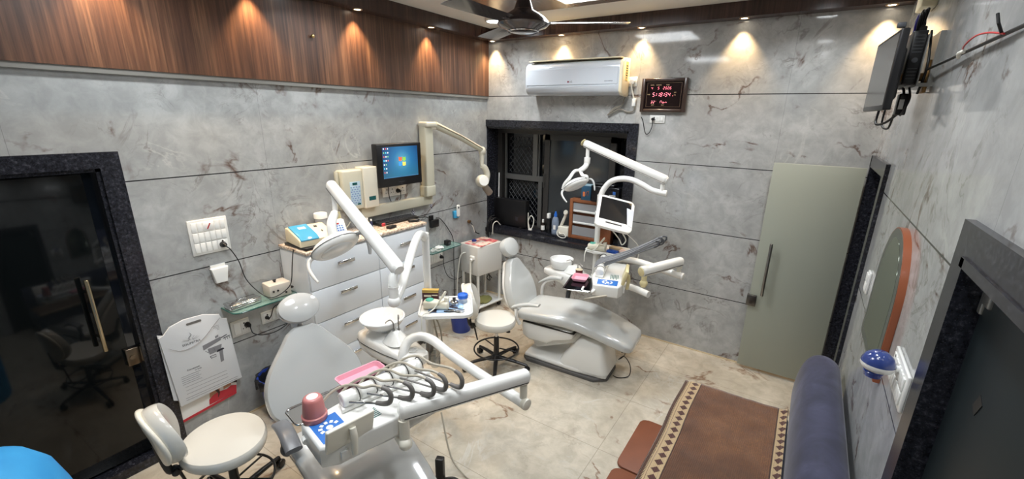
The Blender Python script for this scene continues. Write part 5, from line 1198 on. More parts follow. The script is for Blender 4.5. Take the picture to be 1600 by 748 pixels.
# delivery tube rising beside pole
m = MB(); m.tube([(1.69, -.49, .62), (1.695, -.485, .72), (1.71, -.47, .83), (1.77, -.44, .895), (1.88, -.40, .922), (2.02, -.38, .925), (2.2, -.42, .92), (2.47, -.47, .90)], .030, 18, sub=7); tb = part(T, 'delivery_tube', m, M_white)
m = MB(); m.cyl((2.455, -.466, .901), (2.48, -.471, .90), .0315, n=20, bev=.004); part(tb, 'tube_cap', m, M_white)
m = MB(); m.cyl((2.43, -.455, .91), (2.43, -.455, 1.0), .020, n=18); m.cyl((2.43, -.455, .965), (2.43, -.455, .985), .026, n=18); part(T, 'arm_pivot', m, M_offwhite)
A = V(2.43, -.45, 1.02); B = V(2.215, -.80, .985)
dd = (B-A).normalized(); ss = dd.cross(V(0, 0, 1)).normalized(); uu = ss.cross(dd)
m = MB(); loft(m, [(A-dd*.03, ss*.02, uu*.025), (A-dd*.015, ss*.033, uu*.038), (A, ss*.038, uu*.043), (B, ss*.040, uu*.045), (B+dd*.006, ss*.037, uu*.042)], n=32, e=2.5); ba = part(T, 'balance_arm', m, M_white)
m = MB(); m.cyl(B+dd*.004, B+dd*.012, .037, n=28, bev=.002); part(ba, 'end_cap', m, M_ivory)
m = MB()
for sg in (1, -1): m.tube([A+ss*sg*.0355-uu*.018, B+ss*sg*.0375-uu*.018], .003, 6)
part(ba, 'arm_seam', m, mat('seam_grey', (0, 0, 0)))
m = MB(); m.cyl((2.24, -.80, .86), (2.24, -.80, .95), .022, n=18); m.ball((2.24, -.80, .89), .033, 16); part(T, 'table_pivot_collar', m, M_ivory)
m = MB(); m.tube([(2.05, -.80, .84), (2.20, -.83, .835), (2.31, -.87, .83)], [.028, .028, .028], 14); part(T, 'table_pivot', m, M_white)
TB2, tp2 = table_head(T, (1.93, -1.13), RAD(18), .915, raised=True)
# steel tray of unit 2
m = MB(); Qs = Matrix.Translation((1.80, -1.08, .875)) @ Matrix.Rotation(RAD(14), 4, 'Z')
ol = rrect(.22, .34, .02, 4); m.tube([Qs @ V(u, v, 0) for u, v in ol+ol[:1]], .006, 8); part(T, 'tray_rail', m, M_chrome)
m = MB(); m.prism(rrect(.21, .33, .02, 4), .003, Qs @ Matrix.Translation((0, 0, -.004))); part(T, 'steel_tray', m, mat('dark_mirror_steel', (96, 98, 104), .12, 1))
m = MB(); m.tube([(2.0, -1.08, .81), (1.92, -1.12, .79), (1.90, -1.2, .80), (1.95, -1.22, .83), (2.05, -1.12, .84)], .009, 10, sub=5); part(T, 'table_hose_loop', m, M_hose)
p = Qs @ V(-.02, .08, 0)
T = thing('kidney_tray', (p.x, p.y, .8815), 'pink plastic instrument tray on the steel shelf of the rear dental unit', 'tray', rz=RAD(14)); pinktray(T, .13, .15)
# items on tray 2
amalg_gun((1.66, -.452, .9825), RAD(3), 'ivory scaler with sea green dial on the rear unit tray')
T = thing('blue_box', (1.815, -.44, .9820), 'flat blue case under a brown pad on the rear unit tray', 'box', rz=RAD(-8))
m = MB(); m.box((0, 0, .012), (.10, .06, .024), bev=.004); part(T, 'case', m, mat('royal_blue_plastic', (40, 84, 170), .3))
T = thing('brown_pad', (1.82, -.365, .982), 'light brown cloth pad beside the flat blue case on the rear tray', 'pad', rz=RAD(-8)); m = MB(); m.box((0, 0, .02), (.12, .06, .04), bev=.008); part(T, 'pad', m, mat('brown_cloth_pad', (168, 150, 122), .8))
T = thing('wrapped_bundle', (1.892, -.385, .9815), 'small pinkish wrapped bundle at the right end of the rear tray', 'bundle'); m = MB(); m.ball((0, 0, .016), (.032, .04, .018), 18)
for v in m.bm.verts: v.co += Vector((0, 0, noise.noise(v.co*70)*.008)); v.co.z = max(0, v.co.z)
part(T, 'wrap', m, mat('pinkish_wrap', (206, 180, 172), .7))
T = thing('white_wrapper', (1.592, -.315, .9825), 'white plastic wrapper at the left end of the rear tray', 'wrapper'); m = MB(); m.ball((0, 0, .016), (.036, .034, .018), 16)
for v in m.bm.verts: v.co += Vector((noise.noise(v.co*50)*.014, noise.noise(v.co*50+V(5, 5, 5))*.014, noise.noise(v.co*60)*.014)); v.co.z = max(0, v.co.z)
part(T, 'wrapper', m, M_plate2)

# ================================================================ OPERATOR STOOLS
def stool(loc, rz, label, rx, ry, sh=.50, base_rot=0, br=.30, lab2=None):
    T = thing('operator_stool', loc, label, 'stool', rz=rz)
    ol = [(rx*cos(2*pi*i/40)*(1-.06*cos(2*pi*i/40)), ry*sin(2*pi*i/40)) for i in range(40)]
    m = MB(); m.pillow(ol, .07, Matrix.Translation((0, 0, sh-.045)), crown=.22, rings=7, bottom=.5); part(T, 'seat', m, mat('stool_cream_vinyl', (208, 206, 198), .2, coat=.5))
    # back pad, to the -x side of the seat
    Mb = Matrix(((.0, -.18, .98, -rx+.0-.015), (1, 0, 0, 0), (0, .98, .18, sh+.0), (0, 0, 0, 1)))
    ol = [(.15*c*(1.0-.12*s_), .15+.16*s_) for c, s_ in [(cos(2*pi*i/40), sin(2*pi*i/40)) for i in range(40)]]
    m = MB(); m.pillow(ol, .075, Mb, crown=.0, rings=6, bottom=.45)
    for v in m.bm.verts: v.co.x += -.0+1.6*v.co.y**2
    bk = part(T, 'backrest', m, mat('stool_cream_vinyl', (0, 0, 0)))
    m = MB(); m.pillow([(u*1.02, v) for u, v in ol], .03, Matrix.Translation((-.045, 0, 0)) @ Mb, crown=.0, rings=4)
    for v in m.bm.verts: v.co.x += 1.6*v.co.y**2
    part(bk, 'back_shell', m, M_offwhite)
    m = MB(); m.tube([(-.05, 0, sh-.085), (-rx-.02, 0, sh-.085), (-rx-.055, 0, sh-.06), (-rx-.075, 0, sh+.10)], .012, 10, sub=4, flat=1.6); part(T, 'back_bracket', m, M_blackp)
    m = MB(); m.cyl((-rx-.03, -.03, sh-.09), (-rx-.03, .03, sh-.09), .018, n=14, bev=.004); m.tube([(-rx-.02, .03, sh-.1), (-rx+.0, .035, sh-.2), (-rx+.01, .035, sh-.25)], [.009, .007, .006], 8); part(T, 'back_lever', m, M_blackp)
    m = MB(); m.box((0, 0, sh-.085), (.16, .16, .02), bev=.004); part(T, 'seat_plate', m, M_blackp)
    m = MB(); m.tube([(.05, 0, sh-.09), (.08, .03, sh-.12), (.10, .05, sh-.17)], .005, 8); m.ball((.105, .055, sh-.18), (.022, .014, .010), 12); part(T, 'height_lever', m, M_blackp)
    m = MB(); m.cyl((0, 0, .28), (0, 0, sh-.09), .014, n=16); part(T, 'gas_lift', m, M_chrome)
    m = MB(); m.cyl((0, 0, .09), (0, 0, .30), .026, .023, n=18); m.cyl((0, 0, .075), (0, 0, .13), .042, .035, n=20, bev=.006); part(T, 'column_sleeve', m, M_blackp)
    m = MB(); m.tube([(.20*cos(2*pi*i/48), .20*sin(2*pi*i/48), .185) for i in range(49)], .0075, 8)
    fr = part(T, 'foot_ring', m, M_blackp)
    for k in range(5):
        a = base_rot+2*pi*k/5
        m = MB(); m.tube([(.02*cos(a), .02*sin(a), .105), (br*.6*cos(a), br*.6*sin(a), .088), (br*cos(a), br*sin(a), .068)], [.02, .018, .014], 10, flat=.8)
        lg = part(T, 'leg', m, M_blackp)
        m = MB(); c, s_ = cos(a), sin(a); x, y = br*c, br*s_
        for q in (-1, 1): m.cyl((x-s_*q*.006, y+c*q*.006, .027), (x-s_*q*.024, y+c*q*.024, .027), .027, n=18, bev=.004)
        m.cyl((x, y, .035), (x, y, .07), .009, n=10); part(lg, 'caster', m, M_blackp)
        if k % 2 == 0:
            m = MB(); m.tube([(.03*c, .03*s_, .19), (.20*c, .20*s_, .185)], .006, 8); part(fr, 'ring_spoke', m, M_blackp)
    return T
stool((1.145, -1.36, 0), RAD(35), 'white padded stool with back, standing by the rear dental chair', .182, .178, .50, RAD(-20), .29)
stool((.80, -3.40, 0), RAD(78), 'cream padded stool with worn back at the front left, near the glass door', .205, .225, .50, RAD(32), .31)

# ================================================================ WINDOW SILL THINGS
SZ = .890
m = MB().bb((.018, .085, .865), (1.70, .20, SZ)); struct('window_sill', m, M_granite, win)
T = thing('desktop_computer', (.275, .14, SZ), 'black slim desktop computer case standing on the left of the window sill', 'computer')
m = MB(); m.bb((-.225, -.04, .012), (.225, .04, .335), bev=.004); part(T, 'case', m, mat('matt_black_case', (20, 20, 23), .3))
m = MB(); m.bb((.205, -.042, .03), (.227, .042, .32), bev=.003); part(T, 'front_bezel', m, M_blackp)
for x in (-.15, .16): m = MB(); m.bb((x-.02, -.055, 0), (x+.02, .045, .016), bev=.003); part(T, 'foot', m, M_blackp)
m = MB(); m.box((.10, -.0405, .11), (.035, .001, .045)); part(T, 'badge', m, mat('dim_badge', (44, 44, 52), .3))
T = thing('sill_cables', (.06, .0, .866), 'tangle of black cables and one white cable at the left end of the window sill', 'cables', world=True)
for i, pts in enumerate(([(.10, .10, .93), (.05, .03, .98), (.03, -.03, .90), (.03, -.045, .78)], [(.12, .08, .92), (.08, .0, .97), (.06, -.04, .91), (.06, -.05, .74)], [(.05, .09, 1.0), (.03, .04, .99), (.04, -.03, .93), (.045, -.045, .76)], [(.14, .09, .94), (.11, .02, .99), (.09, -.035, .93), (.09, -.05, .78)])):
    m = MB(); m.tube(pts, .006, 8, sub=6); part(T, 'black_cable', m, M_cable_b)
m = MB(); m.tube([(.16, .06, .90), (.15, .0, .955), (.125, -.04, .92), (.12, -.045, .80)], .006, 8, sub=6); part(T, 'white_cable', m, M_cable_w)
m = MB(); m.cyl((.052, .17, SZ), (.045, .19, 1.52), .006, n=8); solo('white_rod', m, M_plate2, (.052, .17, SZ), 'thin white rod standing in the left corner of the window', 'rod')
T = thing('cable_bundle', (.54, .13, SZ), 'looped white cable beside the black computer case', 'cable')
m = MB(); m.tube([(-.02, 0, .20), (-.02, 0, .06), (.0, -.01, .01), (.05, -.02, .03), (.06, 0, .12), (.02, .0, .17), (-.01, -.01, .1), (.02, -.03, .02), (.05, -.04, .01)], .006, 8, sub=6); part(T, 'cable', m, M_cable_w); m = MB(); m.box((.03, -.03, .008), (.04, .03, .016), bev=.003); part(T, 'connector', m, M_plate2)
T = thing('dropper_bottle', (.715, .15, SZ), 'small dark bottle with white cap and label, leftmost of the three on the sill', 'bottle')
m = MB(); m.lathe([(0, 0), (.022, 0), (.024, .005), (.024, .09), (.011, .11), (0, .11)], n=24); part(T, 'bottle_body', m, mat('dark_amber_glass', (36, 28, 24), .1)); m = MB(); m.lathe([(.012, .105), (.012, .145), (0, .147)], n=18); part(T, 'cap', m, M_plate2); m = MB(); m.lathe([(.0245, .02), (.0247, .075)], n=24); part(T, 'label', m, M_plate2)
T = thing('spray_bottle', (.795, .15, SZ), 'taller black bottle with square white top, middle of the three on the sill', 'bottle')
m = MB(); m.lathe([(0, 0), (.026, 0), (.028, .005), (.028, .15), (.014, .18), (0, .18)], n=24); part(T, 'bottle_body', m, mat('black_bottle', (24, 24, 26), .2)); m = MB(); m.box((0, -.008, .20), (.035, .045, .06), bev=.006); part(T, 'spray_head', m, M_plate2)
T = thing('plastic_bottle', (.885, .14, SZ), 'clear plastic bottle with blue cap on the window sill', 'bottle')
m = MB(); m.lathe([(0, 0), (.040, 0), (.043, .006), (.043, .055), (.040, .06), (.043, .065), (.043, .15), (.030, .19), (.016, .205), (0, .206)], n=28); part(T, 'bottle_body', m, mat('clear_blue_grey', (150, 164, 186), .08, coat=.4, alpha=.7)); m = MB(); m.lathe([(.018, .20), (.019, .225), (.012, .245), (.009, .262), (0, .263)], n=20); part(T, 'cap', m, mat('cap_blue', (40, 110, 210), .3)); m = MB(); m.box((.012, -.0435, .085), (.03, .002, .05)); part(T, 'label', m, M_plate2)
T = thing('ultrasonic_scaler', (1.008, .14, SZ), 'cream scaler base with upright handpiece beside the wooden rack on the sill', 'device')
m = MB(); m.box((0, -.0, .055), (.13, .09, .11), bev=.01); part(T, 'base', m, M_offwhite); m = MB(); m.tube([(-.05, -.01, .10), (-.02, -.012, .16), (.01, -.015, .235), (.018, -.018, .26)], [.012, .018, .016, .014], 12, sub=4); m.lathe([(0, .012), (.026, .010), (.030, 0), (.026, -.01), (0, -.012)], c=(.02, -.03, .275), axis=(-.3, -.9, .2), n=22); part(T, 'handpiece', m, M_offwhite)
m = MB(); m.tube([(-.05, -.01, .10), (-.075, -.03, .05), (-.06, -.06, .01), (.0, -.075, -.012), (.05, -.07, .0), (.02, -.05, .03), (-.04, -.05, .03), (-.055, -.03, .09)], .0055, 8, sub=6); part(T, 'cord', m, M_cable_w)
T = thing('steel_strip', (.82, .06, .866), 'thin pale steel ruler lying on the sill in front of the bottles', 'ruler', rz=-.1); m = MB(); m.box((0, 0, .003), (.22, .015, .004)); part(T, 'strip', m, M_steel)
T = thing('drawer_rack', (1.33, .145, SZ), 'wooden framed rack with clear plastic trays on the window sill', 'rack')
M_teak = mat('teak_brown_wood', (150, 92, 58), .4, var=.2, vscale=20)
m = MB(); w_, h_ = .25, .445
m.bb((-w_, -.05, 0), (-w_+.035, .04, h_), bev=.003); m.bb((w_-.035, -.05, 0), (w_, .04, h_), bev=.003); m.bb((-w_+.035, -.05, h_-.035), (w_-.035, .04, h_), bev=.003); m.bb((-w_+.035, -.05, 0), (w_-.035, .04, .035), bev=.003); m.bb((-w_+.035, .03, .035), (w_-.035, .04, h_-.035)); part(T, 'frame', m, M_teak)
for k, (z, c) in enumerate(((.30, 0), (.17, 1), (.04, 2))):
    m = MB(); a, b = -w_+.04, .09; m.bb((a, -.035, z), (b, .025, z+.004)); m.bb((a, -.04, z), (b, -.036, z+.10)); m.bb((a, -.036, z), (a+.004, .025, z+.10)); m.bb((b-.004, -.036, z), (b, .025, z+.10))
    part(T, 'clear_tray', m, mat('clear_tray_plastic', (196, 200, 204), .1, coat=.5, alpha=.45))
    if c < 2: m = MB(); m.bb((a+.004, -.045, z+.0), (b-.02, .02, z+.024), bev=.006); part(T, 'white_paper_stack', m, M_plate2)
    if c == 1: m = MB(); m.bb((a+.05, -.03, z+.026), (b-.08, .02, z+.07), bev=.005); part(T, 'maroon_pouch', m, mat('maroon_pouch', (104, 44, 48), .5))
m = MB(); m.bb((.11, -.03, .25), (.19, .02, .29), bev=.004); m.bb((.10, -.035, .20), (.20, .02, .235), bev=.004); part(T, 'small_cartons', m, M_plate2); m = MB(); m.bb((.12, -.03, .292), (.19, .02, .345), bev=.004); part(T, 'green_carton', m, mat('green_carton', (86, 128, 96), .5))
m = MB(); m.bb((.095, -.04, .035), (.101, .03, .41)); part(T, 'divider', m, mat('clear_tray_plastic', (0, 0, 0)))
RZ = SZ+.445
T = thing('blue_carton', (1.265, .135, RZ), 'dark blue upright carton with orange print on top of the wooden rack', 'box')
m = MB(); m.bb((-.055, -.04, 0), (.055, .045, .165), bev=.002); part(T, 'carton', m, mat('petrol_blue_card', (40, 84, 112), .4)); m = MB(); m.bb((-.05, -.041, .155), (.055, .045, .168)); part(T, 'pale_edge', m, mat('pale_blue_card', (170, 200, 214), .4)); m = MB(); m.tube([(.0, -.042, .05), (.01, -.042, .09), (.03, -.042, .10), (.025, -.042, .05)], .006, 6, sub=3, flat=.4); m.bb((-.035, -.042, .04), (-.01, -.0405, .09)); part(T, 'orange_print', m, mat('orange_print', (214, 120, 70), .5))
T = thing('black_printer_box', (1.49, .11, RZ), 'black box with small white and blue labels on top of the wooden rack', 'box')
m = MB(); m.bb((-.15, -.05, 0), (.16, .07, .17), bev=.01); m.bb((-.13, -.04, .17), (.10, .06, .20), bev=.012); part(T, 'case', m, mat('glossy_black_case', (22, 22, 26), .2)); m = MB(); m.bb((.05, -.0515, .085), (.12, -.050, .093)); m.bb((-.03, -.0515, .085), (.01, -.050, .089)); part(T, 'white_label', m, M_plate2); m = MB(); m.bb((.09, -.0515, .10), (.12, -.0500, .13)); part(T, 'blue_label', m, mat('label_blue', (60, 110, 190), .4))
# cable runs next to the AC and the clock
T = plate('wall_socket', 1.675, 1.755, 2.475, 2.56, 'white socket with plug between the air conditioner and the clock', 'socket', (1, 1), socket=(), axis='y')
m = MB(); m.cyl((0, -.011, .045), (0, -.05, .04), .026, n=20, bev=.005); part(T, 'plug_body', m, M_plate2)
m = MB(); m.tube([(0, -.045, .03), (.005, -.04, -.02), (.02, -.03, -.08), (.03, -.02, -.12)], .007, 8, sub=5); part(T, 'cable', m, M_cable_w); m = MB(); m.box((.03, -.02, -.14), (.035, .03, .07), bev=.006); part(T, 'junction_box', m, M_plate2)
m = MB(); m.tube([(.04, -.02, -.17), (.03, -.02, -.215), (-.03, -.02, -.225), (-.10, -.025, -.20), (-.17, -.03, -.235), (-.22, -.03, -.255), (-.16, -.03, -.21), (-.09, -.03, -.175), (-.16, -.03, -.20), (-.20, -.03, -.23), (-.15, -.03, -.19), (-.08, -.03, -.165), (-.07, -.02, -.12), (-.06, -.02, -.09)], .006, 8, sub=6); part(T, 'cable_loop', m, mat('grey_cable', (140, 134, 122), .5))
T = plate('wall_socket', 1.905, 2.045, 2.155, 2.225, 'white two-module socket plate just under the digital clock', 'socket', (2, 1), socket=((0, 0),), axis='y')
m = MB(); m.cyl((-.035, -.012, .035), (-.035, -.035, .033), .014, n=16, bev=.003); m.tube([(-.035, -.034, .03), (-.035, -.03, -.03), (-.06, -.02, -.09), (-.09, -.015, -.10), (-.11, -.012, -.06), (-.13, -.012, .01), (-.15, -.012, .05)], .0035, 8, sub=6); part(T, 'plug_and_cord', m, M_cable_b)

# ================================================================ RIGHT WALL
RX = RW
T = thing('wall_mounted_screen', (3.43, -1.40, 2.255), 'flat black screen on the right wall bracket, seen nearly edge-on', 'monitor', rz=0)
tl = Matrix.Rotation(RAD(4), 4, 'Z')
m = MB(); m.box((0, 0, .16), (.03, .50, .325), tl.to_3x3(), bev=.005); m.box((.028, 0, .15), (.04, .34, .22), bev=.015); part(T, 'housing', m, M_blackp)
m = MB(); m.box((-.0157, 0, .163), (.0016, .475, .29), tl.to_3x3()); part(T, 'screen', m, mat('grey_glossy_screen', (90, 88, 84), .15))
m = MB(); m.cyl((.04, .06, .15), (.165, .06, .15), .018, n=16); m.box((.160, .06, .15), (.014, .10, .14), bev=.003); part(T, 'wall_bracket', m, mat('brass_bracket', (170, 130, 80), .4, .5))
m = MB(); m.box((.0, -.235, .335), (.03, .025, .02), bev=.004); part(T, 'webcam', m, M_greyp)
T = thing('mini_computer', (3.53, -1.22, 2.36), 'thin black computer case held on the right wall behind the edge-on screen', 'computer', world=True)
m = MB(); m.bb((3.502, -1.39, 2.37), (3.553, -1.05, 2.60), bev=.003); part(T, 'case', m, mat('slate_black_metal', (44, 44, 46), .35))
m = MB(); m.bb((3.504, -1.396, 2.375), (3.551, -1.388, 2.595), bev=.002); fr = part(T, 'front_bezel', m, M_blackp)
m = MB(); m.cyl((3.528, -1.3955, 2.475), (3.528, -1.398, 2.475), .011, n=20); part(fr, 'power_button', m, M_greyp)
for i in range(14):
    z = 2.395+i*.014
    if 2.45 < z < 2.50: continue
    m = MB(); m.bb((3.511, -1.398, z), (3.545, -1.395, z+.004)); part(fr, 'vent_slot', m, M_greyp)
m = MB(); m.bb((3.553, -1.42, 2.36), (3.609, -1.10, 2.375)); m.bb((3.590, -1.42, 2.375), (3.609, -1.10, 2.59)); m.bb((3.553, -1.42, 2.375), (3.558, -1.12, 2.58)); part(T, 'silver_bracket', m, mat('pale_grey_metal', (170, 170, 166), .3, .5))
m = MB()
for k in range(4):
    m.tube([(3.52+.006*k, -1.30+.02*k, 2.60), (3.515+.008*k, -1.34, 2.66+.012*k), (3.53, -1.28+.02*k, 2.70-.01*k), (3.55, -1.22, 2.66), (3.555, -1.20, 2.60)], .0045, 8, sub=6)
m.box((3.535, -1.25, 2.615), (.04, .12, .03), bev=.006); part(T, 'top_cables', m, M_cable_b)
m = MB(); m.tube([(3.515, -1.28, 2.60), (3.51, -1.31, 2.65), (3.52, -1.27, 2.68), (3.54, -1.22, 2.62)], .006, 8, sub=5); part(T, 'blue_cable', m, mat('deep_blue_cable', (50, 44, 130), .4))
T = thing('power_adapter', (3.54, -1.27, 2.225), 'black adapter with white label dangling under the wall computer on the right', 'adapter', world=True)
m = MB(); m.box((3.535, -1.28, 2.285), (.04, .07, .10), bev=.006); part(T, 'case', m, M_blackp); m = MB(); m.box((3.530, -1.3155, 2.285), (.018, .001, .045)); part(T, 'label', m, M_plate2)
m = MB(); m.tube([(3.535, -1.27, 2.335), (3.53, -1.25, 2.36), (3.52, -1.20, 2.362)], .006, 8, sub=4); m.tube([(3.53, -1.26, 2.24), (3.50, -1.20, 2.20), (3.47, -1.12, 2.19), (3.47, -1.08, 2.24), (3.48, -1.10, 2.33), (3.51, -1.14, 2.362)], .006, 8, sub=6); m.tube([(3.52, -1.24, 2.24), (3.52, -1.15, 2.17), (3.50, -1.05, 2.19), (3.50, -1.06, 2.30)], .005, 8, sub=6); m.tube([(3.545, -1.31, 2.36), (3.55, -1.36, 2.31), (3.54, -1.34, 2.25), (3.54, -1.29, 2.235)], .005, 8, sub=6); part(T, 'cables', m, M_cable_b)
m = MB(); m.tube([(3.565, -1.36, 2.60), (3.57, -1.40, 2.52), (3.575, -1.42, 2.43), (3.57, -1.38, 2.33)], .005, 8, sub=6); m.tube([(3.575, -1.415, 2.43), (3.59, -1.9, 2.437), (3.597, -2.4, 2.44), (3.60, -2.9, 2.44), (3.60, -3.4, 2.44)], .0055, 8, sub=4)
T = solo('wall_wire', m, M_cable_b, (3.59, -2.0, 2.44), 'black wire running along the right wall towards the viewer', 'wire')
m = MB(); m.tube([(3.595, -1.93, 2.437), (3.575, -2.02, 2.45), (3.57, -2.16, 2.462), (3.575, -2.28, 2.455), (3.59, -2.37, 2.438)], .0026, 8, sub=6); part(T, 'red_wire', m, mat('red_wire', (190, 50, 50), .4))
m = MB(); m.tube([(3.59, -1.90, 2.43), (3.58, -1.95, 2.437), (3.585, -2.0, 2.44)], .007, 8); part(T, 'white_tape', m, M_cable_w); m = MB(); m.tube([(3.59, -2.35, 2.44), (3.57, -2.38, 2.465), (3.565, -2.37, 2.49)], .004, 8); part(T, 'loose_end', m, M_cable_b)
m = MB(); m.bb((3.545, -.98, 2.77), (3.609, -.80, 2.93), bev=.006)
T = solo('junction_box', m, mat('cream_box_plastic', (226, 214, 180), .4), (3.609, -.90, 2.77), 'cream junction box high on the right wall near the ceiling corner', 'box'); m = MB(); m.cyl((3.5452, -.89, 2.86), (3.541, -.89, 2.86), .008, n=12); part(T, 'screw', m, M_steel)

T = thing('wall_mirror', (RX, -1.78, 1.17), 'arched mirror with orange-brown wooden edge on the right wall', 'mirror')
def arch(w, h, n=20):
    r = w/2; return [(-r, 0), (r, 0)]+[(r*cos(pi*i/n), h-r*1.05+r*1.05*sin(pi*i/n)) for i in range(n+1)]
Mr = Matrix(((0, 0, -1, 0), (-1, 0, 0, 0), (0, 1, 0, 0), (0, 0, 0, 1)))
m = MB(); m.prism(arch(.56, .60), .026, Mr, bev=.005); part(T, 'wooden_frame', m, mat('orange_brown_wood', (150, 82, 50), .35, coat=.3))
m = MB(); m.prism([(u*.975, v*.98+.006) for u, v in arch(.56, .60)], .0275, Mr); part(T, 'grey_inner_rim', m, mat('grey_green_rim', (88, 92, 84), .3))
m = MB(); m.prism([(u*.80, v*.85+.045) for u, v in arch(.56, .60)], .0285, Mr); part(T, 'mirror_glass', m, mat('mirror_silver', (170, 180, 168), .03, 1))
T = plate('wall_switch', -1.205, -1.12, 1.27, 1.395, 'small white wall switch beyond the arched mirror', 'switch', (1, 2), x=RX, sgn=-1)
T = plate('switch_board', -2.455, -2.20, 1.275, 1.41, 'large white switch board beside the near door on the right wall', 'switch board', (4, 2), socket=((3, 1),), x=RX, sgn=-1)
T = thing('insect_repeller', (3.54, -2.335, 1.36), 'blue and white plug-in vaporiser sticking out of the right wall switch board', 'vaporiser', world=True)
cx_, cy_, cz_ = 3.535, -2.345, 1.385
m = MB(); m.lathe([(0, .046), (.022, .044), (.040, .030), (.050, .008), (.050, .0)], c=(cx_, cy_, cz_), n=36, cap=False); part(T, 'blue_dome', m, mat('glossy_royal_blue', (48, 66, 128), .2, coat=.5))
m = MB(); m.lathe([(.0508, .002), (.0508, -.008), (.044, -.020), (.028, -.028), (0, -.028)], c=(cx_, cy_, cz_), n=36); m.cyl((cx_+.04, cy_, cz_-.005), (RX-.014, cy_, cz_-.005), .013, n=14); part(T, 'white_base', m, M_plate2)
m = MB(); m.lathe([(.024, -.026), (.030, -.034), (.026, -.052), (0, -.054)], c=(cx_-.006, cy_, cz_), n=24); part(T, 'refill_bottle', m, mat('blue_refill', (40, 74, 160), .05, coat=.5, alpha=.8))
m = MB(); m.tube([(cx_-.012, cy_-.028, cz_+.032), (cx_-.004, cy_-.030, cz_+.034)], .004, 8); part(T, 'switch_tip', m, M_plate2)

# ================================================================ SOFA, THROW, MATS
t = NT('navy_velvet', .75); g = t.n('NewGeometry'); nn = t.noise(g.outputs['Position'], 5, 5, .6, .6)
t.l(t.ramp(nn, (.35, s2l(44, 45, 64)), (.55, s2l(58, 59, 82)), (.72, s2l(78, 80, 106))), t.b.inputs['Base Color']); t.b.inputs['Sheen Weight'].default_value = .15; t.b.inputs['Sheen Roughness'].default_value = .4
M_velvet = t.m
T = thing('navy_sofa', (3.2, -2.2, 0), 'navy velvet sofa along the right wall, seat covered by a brown throw', 'sofa', world=True)
y0, y1 = -3.3, -1.12
def xsec(prof, ys, m, mi=0, round_=.05):
    """closed profile (x,z) lofted along y with soft ends"""
    cx = sum(p[0] for p in prof)/len(prof); cz = sum(p[1] for p in prof)/len(prof)
    rg = []
    for y, k in ys: rg.append([m.bm.verts.new((cx+(x-cx)*k, y, cz+(z-cz)*k)) for x, z in prof])
    m.skin(rg, mi)
bp = [(p.x, p.y) for p in spline([V(3.40, .36, 0), V(3.372, .52, 0), V(3.378, .66, 0), V(3.405, .765, 0), V(3.45, .815, 0), V(3.505, .825, 0), V(3.56, .80, 0), V(3.588, .74, 0), V(3.59, .60, 0), V(3.59, .36, 0)], 4)]
m = MB(); xsec(bp, [(y0, 1), (y1-.10, 1), (y1-.05, .97), (y1-.02, .90), (y1-.005, .78), (y1, .5)], m); part(T, 'backrest', m, M_velvet)
m = MB(); m.bb((2.79, y0, .12), (3.385, -1.27, .40), bev=.03, seg=3); part(T, 'seat_base', m, M_velvet)
m = MB(); m.bb((3.40, y0, .10), (3.58, -1.18, .40), bev=.02); part(T, 'back_base', m, M_velvet)
for x, y in ((2.84, -1.33), (3.5, -1.25), (2.84, -3.2), (3.5, -3.2)): m = MB(); m.cyl((x, y, 0), (x, y, .13), .022, n=14); part(T, 'leg', m, M_blackp)
# throw
NX, NY = 60, 90
X0_, X1_, Y0_, Y1_ = 2.765, 3.40, -3.25, -1.265
t = NT('brown_woven_throw', .95); tc = t.n('TexCoord'); sp = t.n('SeparateXYZ'); t.l(tc.outputs['UV'], sp.inputs[0]); U_, V_ = sp.outputs[0], sp.outputs[1]
g = t.n('NewGeometry'); nz = t.noise(g.outputs['Position'], 3.5, 6, .7); nf = t.noise(g.outputs['Position'], 160, 3, .7)
wv = t.n('TexWave'); wv.inputs['Scale'].default_value = 34; wv.inputs['Distortion'].default_value = 2.5; wv.inputs['Detail'].default_value = 3; t.l(g.outputs['Position'], wv.inputs['Vector'])
base = t.ramp(nz, (.3, s2l(78, 48, 28)), (.5, s2l(110, 70, 42)), (.72, s2l(142, 96, 60)))
base = t.mix(t.ramp(wv.outputs['Fac'], (.2, (.35, .35, .35)), (.7, (0, 0, 0))), base, s2l(72, 46, 30))
base = t.mix(t.ramp(nf, (.42, (.65, .65, .65)), (.56, (0, 0, 0))), base, s2l(84, 56, 38))
# border bands : U is metres from the left edge, V metres along
def band(src, a, b): return t.math('MULTIPLY', t.math('GREATER_THAN', src, a), t.math('LESS_THAN', src, b))
cream = s2l(176, 152, 116); dk = s2l(74, 42, 34)
def border(c, src, flip=False):
    c = t.mix(band(src, .0, .105), c, cream)
    c = t.mix(band(src, .098, .105), c, s2l(60, 36, 26)); c = t.mix(band(src, .022, .026), c, s2l(96, 62, 40))
    fr = t.math('FRACT', t.math('DIVIDE', V_, .062)); dv = t.math('MULTIPLY', t.math('ABSOLUTE', t.math('SUBTRACT', fr, .5)), .062)
    du = t.math('ABSOLUTE', t.math('SUBTRACT', src, .062))
    dia = t.math('LESS_THAN', t.math('ADD', t.math('MULTIPLY', du, .95), dv), .026)
    c = t.mix(dia, c, dk)
    st = t.math('GREATER_THAN', t.math('FRACT', t.math('DIVIDE', V_, .011)), .5)
    return t.mix(t.math('MULTIPLY', band(src, -.001, .006), st), c, s2l(40, 26, 22))
c = border(base, U_); c = border(c, t.math('SUBTRACT', .742, U_))
t.l(c, t.b.inputs['Base Color']); t.b.inputs['Sheen Weight'].default_value = .3
bp_ = t.n('Bump'); bp_.inputs['Strength'].default_value = .5; bp_.inputs['Distance'].default_value = .004; t.l(wv.outputs['Fac'], bp_.inputs['Height']); t.l(bp_.outputs['Normal'], t.b.inputs['Normal'])
